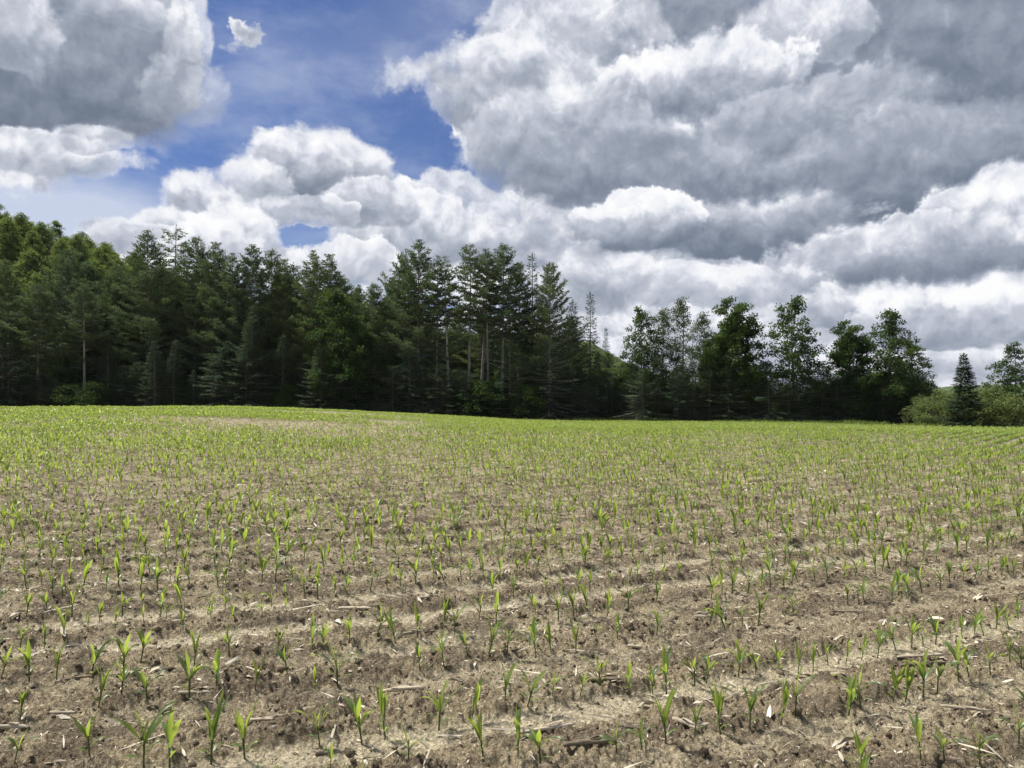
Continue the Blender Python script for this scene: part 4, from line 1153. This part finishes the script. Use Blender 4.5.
# deeper rows, glimpsed between the front trees: nothing tells them apart
for Yd, step in ((106, 16), (113, 18), (122, 22)):
    px = -60.0
    while px < 930:
        if px < 120: top = urng.uniform(275, 310)
        elif px < 300: top = urng.uniform(262, 300)
        elif px < 425: top = urng.uniform(272, 310)
        elif px < 500: top = urng.uniform(306, 340)
        elif px < 580: top = urng.uniform(290, 330)
        elif px < 650: top = urng.uniform(372, 392)
        else: top = urng.uniform(352, 386)
        if px > 740: top = urng.uniform(372, 390)
        key = urng.choice(['pine1', 'pine4', 'pine0', 'spruce1', 'hem2', 'spruce0'] if px < 580 else ['spruce1', 'hem2', 'maple2', 'spruce0'])
        if not (610 < px < 640): tree(key, px, top, Yd + urng.uniform(-2, 2), 'dark tree deep in the wood behind the front row', 'trees deep in the wood', urng.uniform(.9, 1.2))
        px += step * urng.uniform(.75, 1.3)
# bushes and saplings closing the wood's foot behind the first trees
px = -30.0
while px < 930:
    key = urng.choice(['hem0', 'hem1', 'low0', 'maple2', 'spruce0'])
    Yd = (97 if px < 620 else 94) + urng.uniform(0, 8)
    tree(key, px, urng.uniform(352, 384) if px < 600 else urng.uniform(366, 386), Yd, 'dark tree deep in the wood behind the front row', 'trees deep in the wood', urng.uniform(1.0, 1.4))
    px += urng.uniform(10, 17)
# leafy trees on the hillside at left
for row, Yh in enumerate(range(126, 330, 9)):
    xh = -Yh * .78
    lim = -Yh * .40
    while xh < lim:
        yy = Yh + urng.uniform(-4, 4)
        px = 512 + F * xh / yy
        z = float(land(xh, yy))
        vis = HORIZON - F * (z + 13 - EYE) / yy
        if vis < 296 and px > -60 and not (Yh > 200 and z < 34):
            key = urng.choice(['dome0', 'dome1', 'dome2', 'dome0', 'dome1'])
            tree(key, px, 0, yy, 'round-crowned leafy tree on the wooded hillside at left', 'leafy trees on the hillside', urng.uniform(.9, 1.2), None, urng.uniform(8, 13))
        xh += urng.uniform(4.6, 7.6)

# far wooded hills
def hill_material(c0, c1):
    m = bpy.data.materials.new('wooded_hill'); m.use_nodes = True
    t = m.node_tree; k = NT(t); b = t.nodes['Principled BSDF']
    geo = t.nodes.new('ShaderNodeNewGeometry')
    f = k.noise(geo.outputs['Position'], .10, 5, .65)
    t.links.new(k.mix(k.ramp(f, .35, .65), c0, c1), b.inputs['Base Color'])
    b.inputs['Roughness'].default_value = .95; b.inputs['Specular IOR Level'].default_value = .1
    return m
def far_hill(x0, x1, y0, prof, depth, mat, bump, seed):
    nx, ny = 260, 60
    xs = np.linspace(x0, x1, nx); ts = np.linspace(0, 1, ny)
    Xg, Tg = np.meshgrid(xs, ts); Yg = y0 + depth * Tg
    Zg = np.interp(Xg, *prof) * np.sin(np.clip(Tg * 1.25, 0, 1) * math.pi / 2) + bump * (fbm(Xg / 9, Yg / 9, 3, seed) + .6 * np.abs(fbm(Xg / 4.5, Yg / 4.5, 2, seed + 9) - .5)) * np.clip(Tg * 8, 0, 1) - 1
    V = np.stack([Xg.ravel(), Yg.ravel(), Zg.ravel()], 1)
    i = np.arange(ny - 1)[:, None] * nx; j = np.arange(nx - 1)[None]
    q = np.stack([i + j, i + j + 1, i + nx + j + 1, i + nx + j], -1).reshape(-1, 4)
    o = link('hills', mesh_from('hills', V, [q], mat)); tag(o, kind='structure')
HILLMAT = hill_material((.045, .075, .022), (.085, .125, .040))
far_hill(-60, 130, 420, ([-60, 50, 62, 72, 84, 100, 130], [46, 40, 34, 28, 20, 8, 0]), 120, HILLMAT, 6, 201)
far_hill(300, 1700, 1500, ([300, 600, 780, 900, 960, 1030, 1300, 1700], [4, 6, 8, 12, 26, 36, 48, 60]), 400, HILLMAT, 9, 207)

for row in range(4):
    xh = 36.0
    while xh < 84:
        yy = 418 + row * 9 + urng.uniform(-3, 3)
        zh = float(np.interp(xh, [-60, 50, 62, 72, 84, 100, 130], [46, 40, 34, 28, 20, 8, 0])) * math.sin(min(1, (yy - 418) / 120 * 1.25 + .05) * math.pi / 2)
        o = tree(urng.choice(['dome0', 'dome1', 'dome2']), 512 + F * xh / yy, 0, yy, 'tiny round-crowned tree on the far hill seen in the gap', 'trees on the far hill in the gap', 1.35, None, urng.uniform(10, 15))
        o.location.z = zh - 1.5
        xh += urng.uniform(6, 9)
# rough grass between the corn and the trees
def edge_grass():
    rng = np.random.default_rng(61)
    n = 26000
    X = rng.uniform(-80, 72, n); e = field_edge(X)
    Y = e + rng.uniform(-.6, 5.5, n) * np.where(X > 34, 1.7, 1.0)
    keep = fbm(X * .35, Y * .5, 3, 66) > .36; X, Y = X[keep], Y[keep]; n = len(X)
    kt = Kites(); P = np.stack([X, Y, land(X, Y) - .02], 1)
    ax = rng.normal(size=(n, 3)) * (.35, .35, .1) + np.array([0, 0, 1])
    tall = .22 + .5 * fbm(X * .25, Y * .25, 2, 68)
    kt.add(P, ax, rvec(rng, n), tall * rng.uniform(.5, 1.1, n), rng.uniform(.05, .11, n), rng.uniform(.2, 1, n))
    mat = leaf_material('rough_grass', (.085, .135, .030), (.175, .235, .060), (.30, .42, .07), .35, .5, spec=.3)
    tag(link('grass', kt.mesh('grass', mat)), kind='stuff')
edge_grass()
# ---------------------------------------------------------------- the air: far hills fade to blue
def haze():
    m = bpy.data.materials.new('haze'); m.use_nodes = True
    t = m.node_tree; t.nodes.clear()
    out = t.nodes.new('ShaderNodeOutputMaterial'); v = t.nodes.new('ShaderNodeVolumePrincipled')
    v.inputs['Color'].default_value = (.86, .91, 1.0, 1); v.inputs['Density'].default_value = .00004
    t.links.new(v.outputs[0], out.inputs['Volume'])
    bm = bmesh.new(); bmesh.ops.create_cube(bm, size=1)
    me = bpy.data.meshes.new('haze'); bm.to_mesh(me); bm.free(); me.materials.append(m)
    o = link('haze', me); o.scale = (5400, 5400, 112); o.location = (0, 0, 52); tag(o, kind='stuff')
haze()
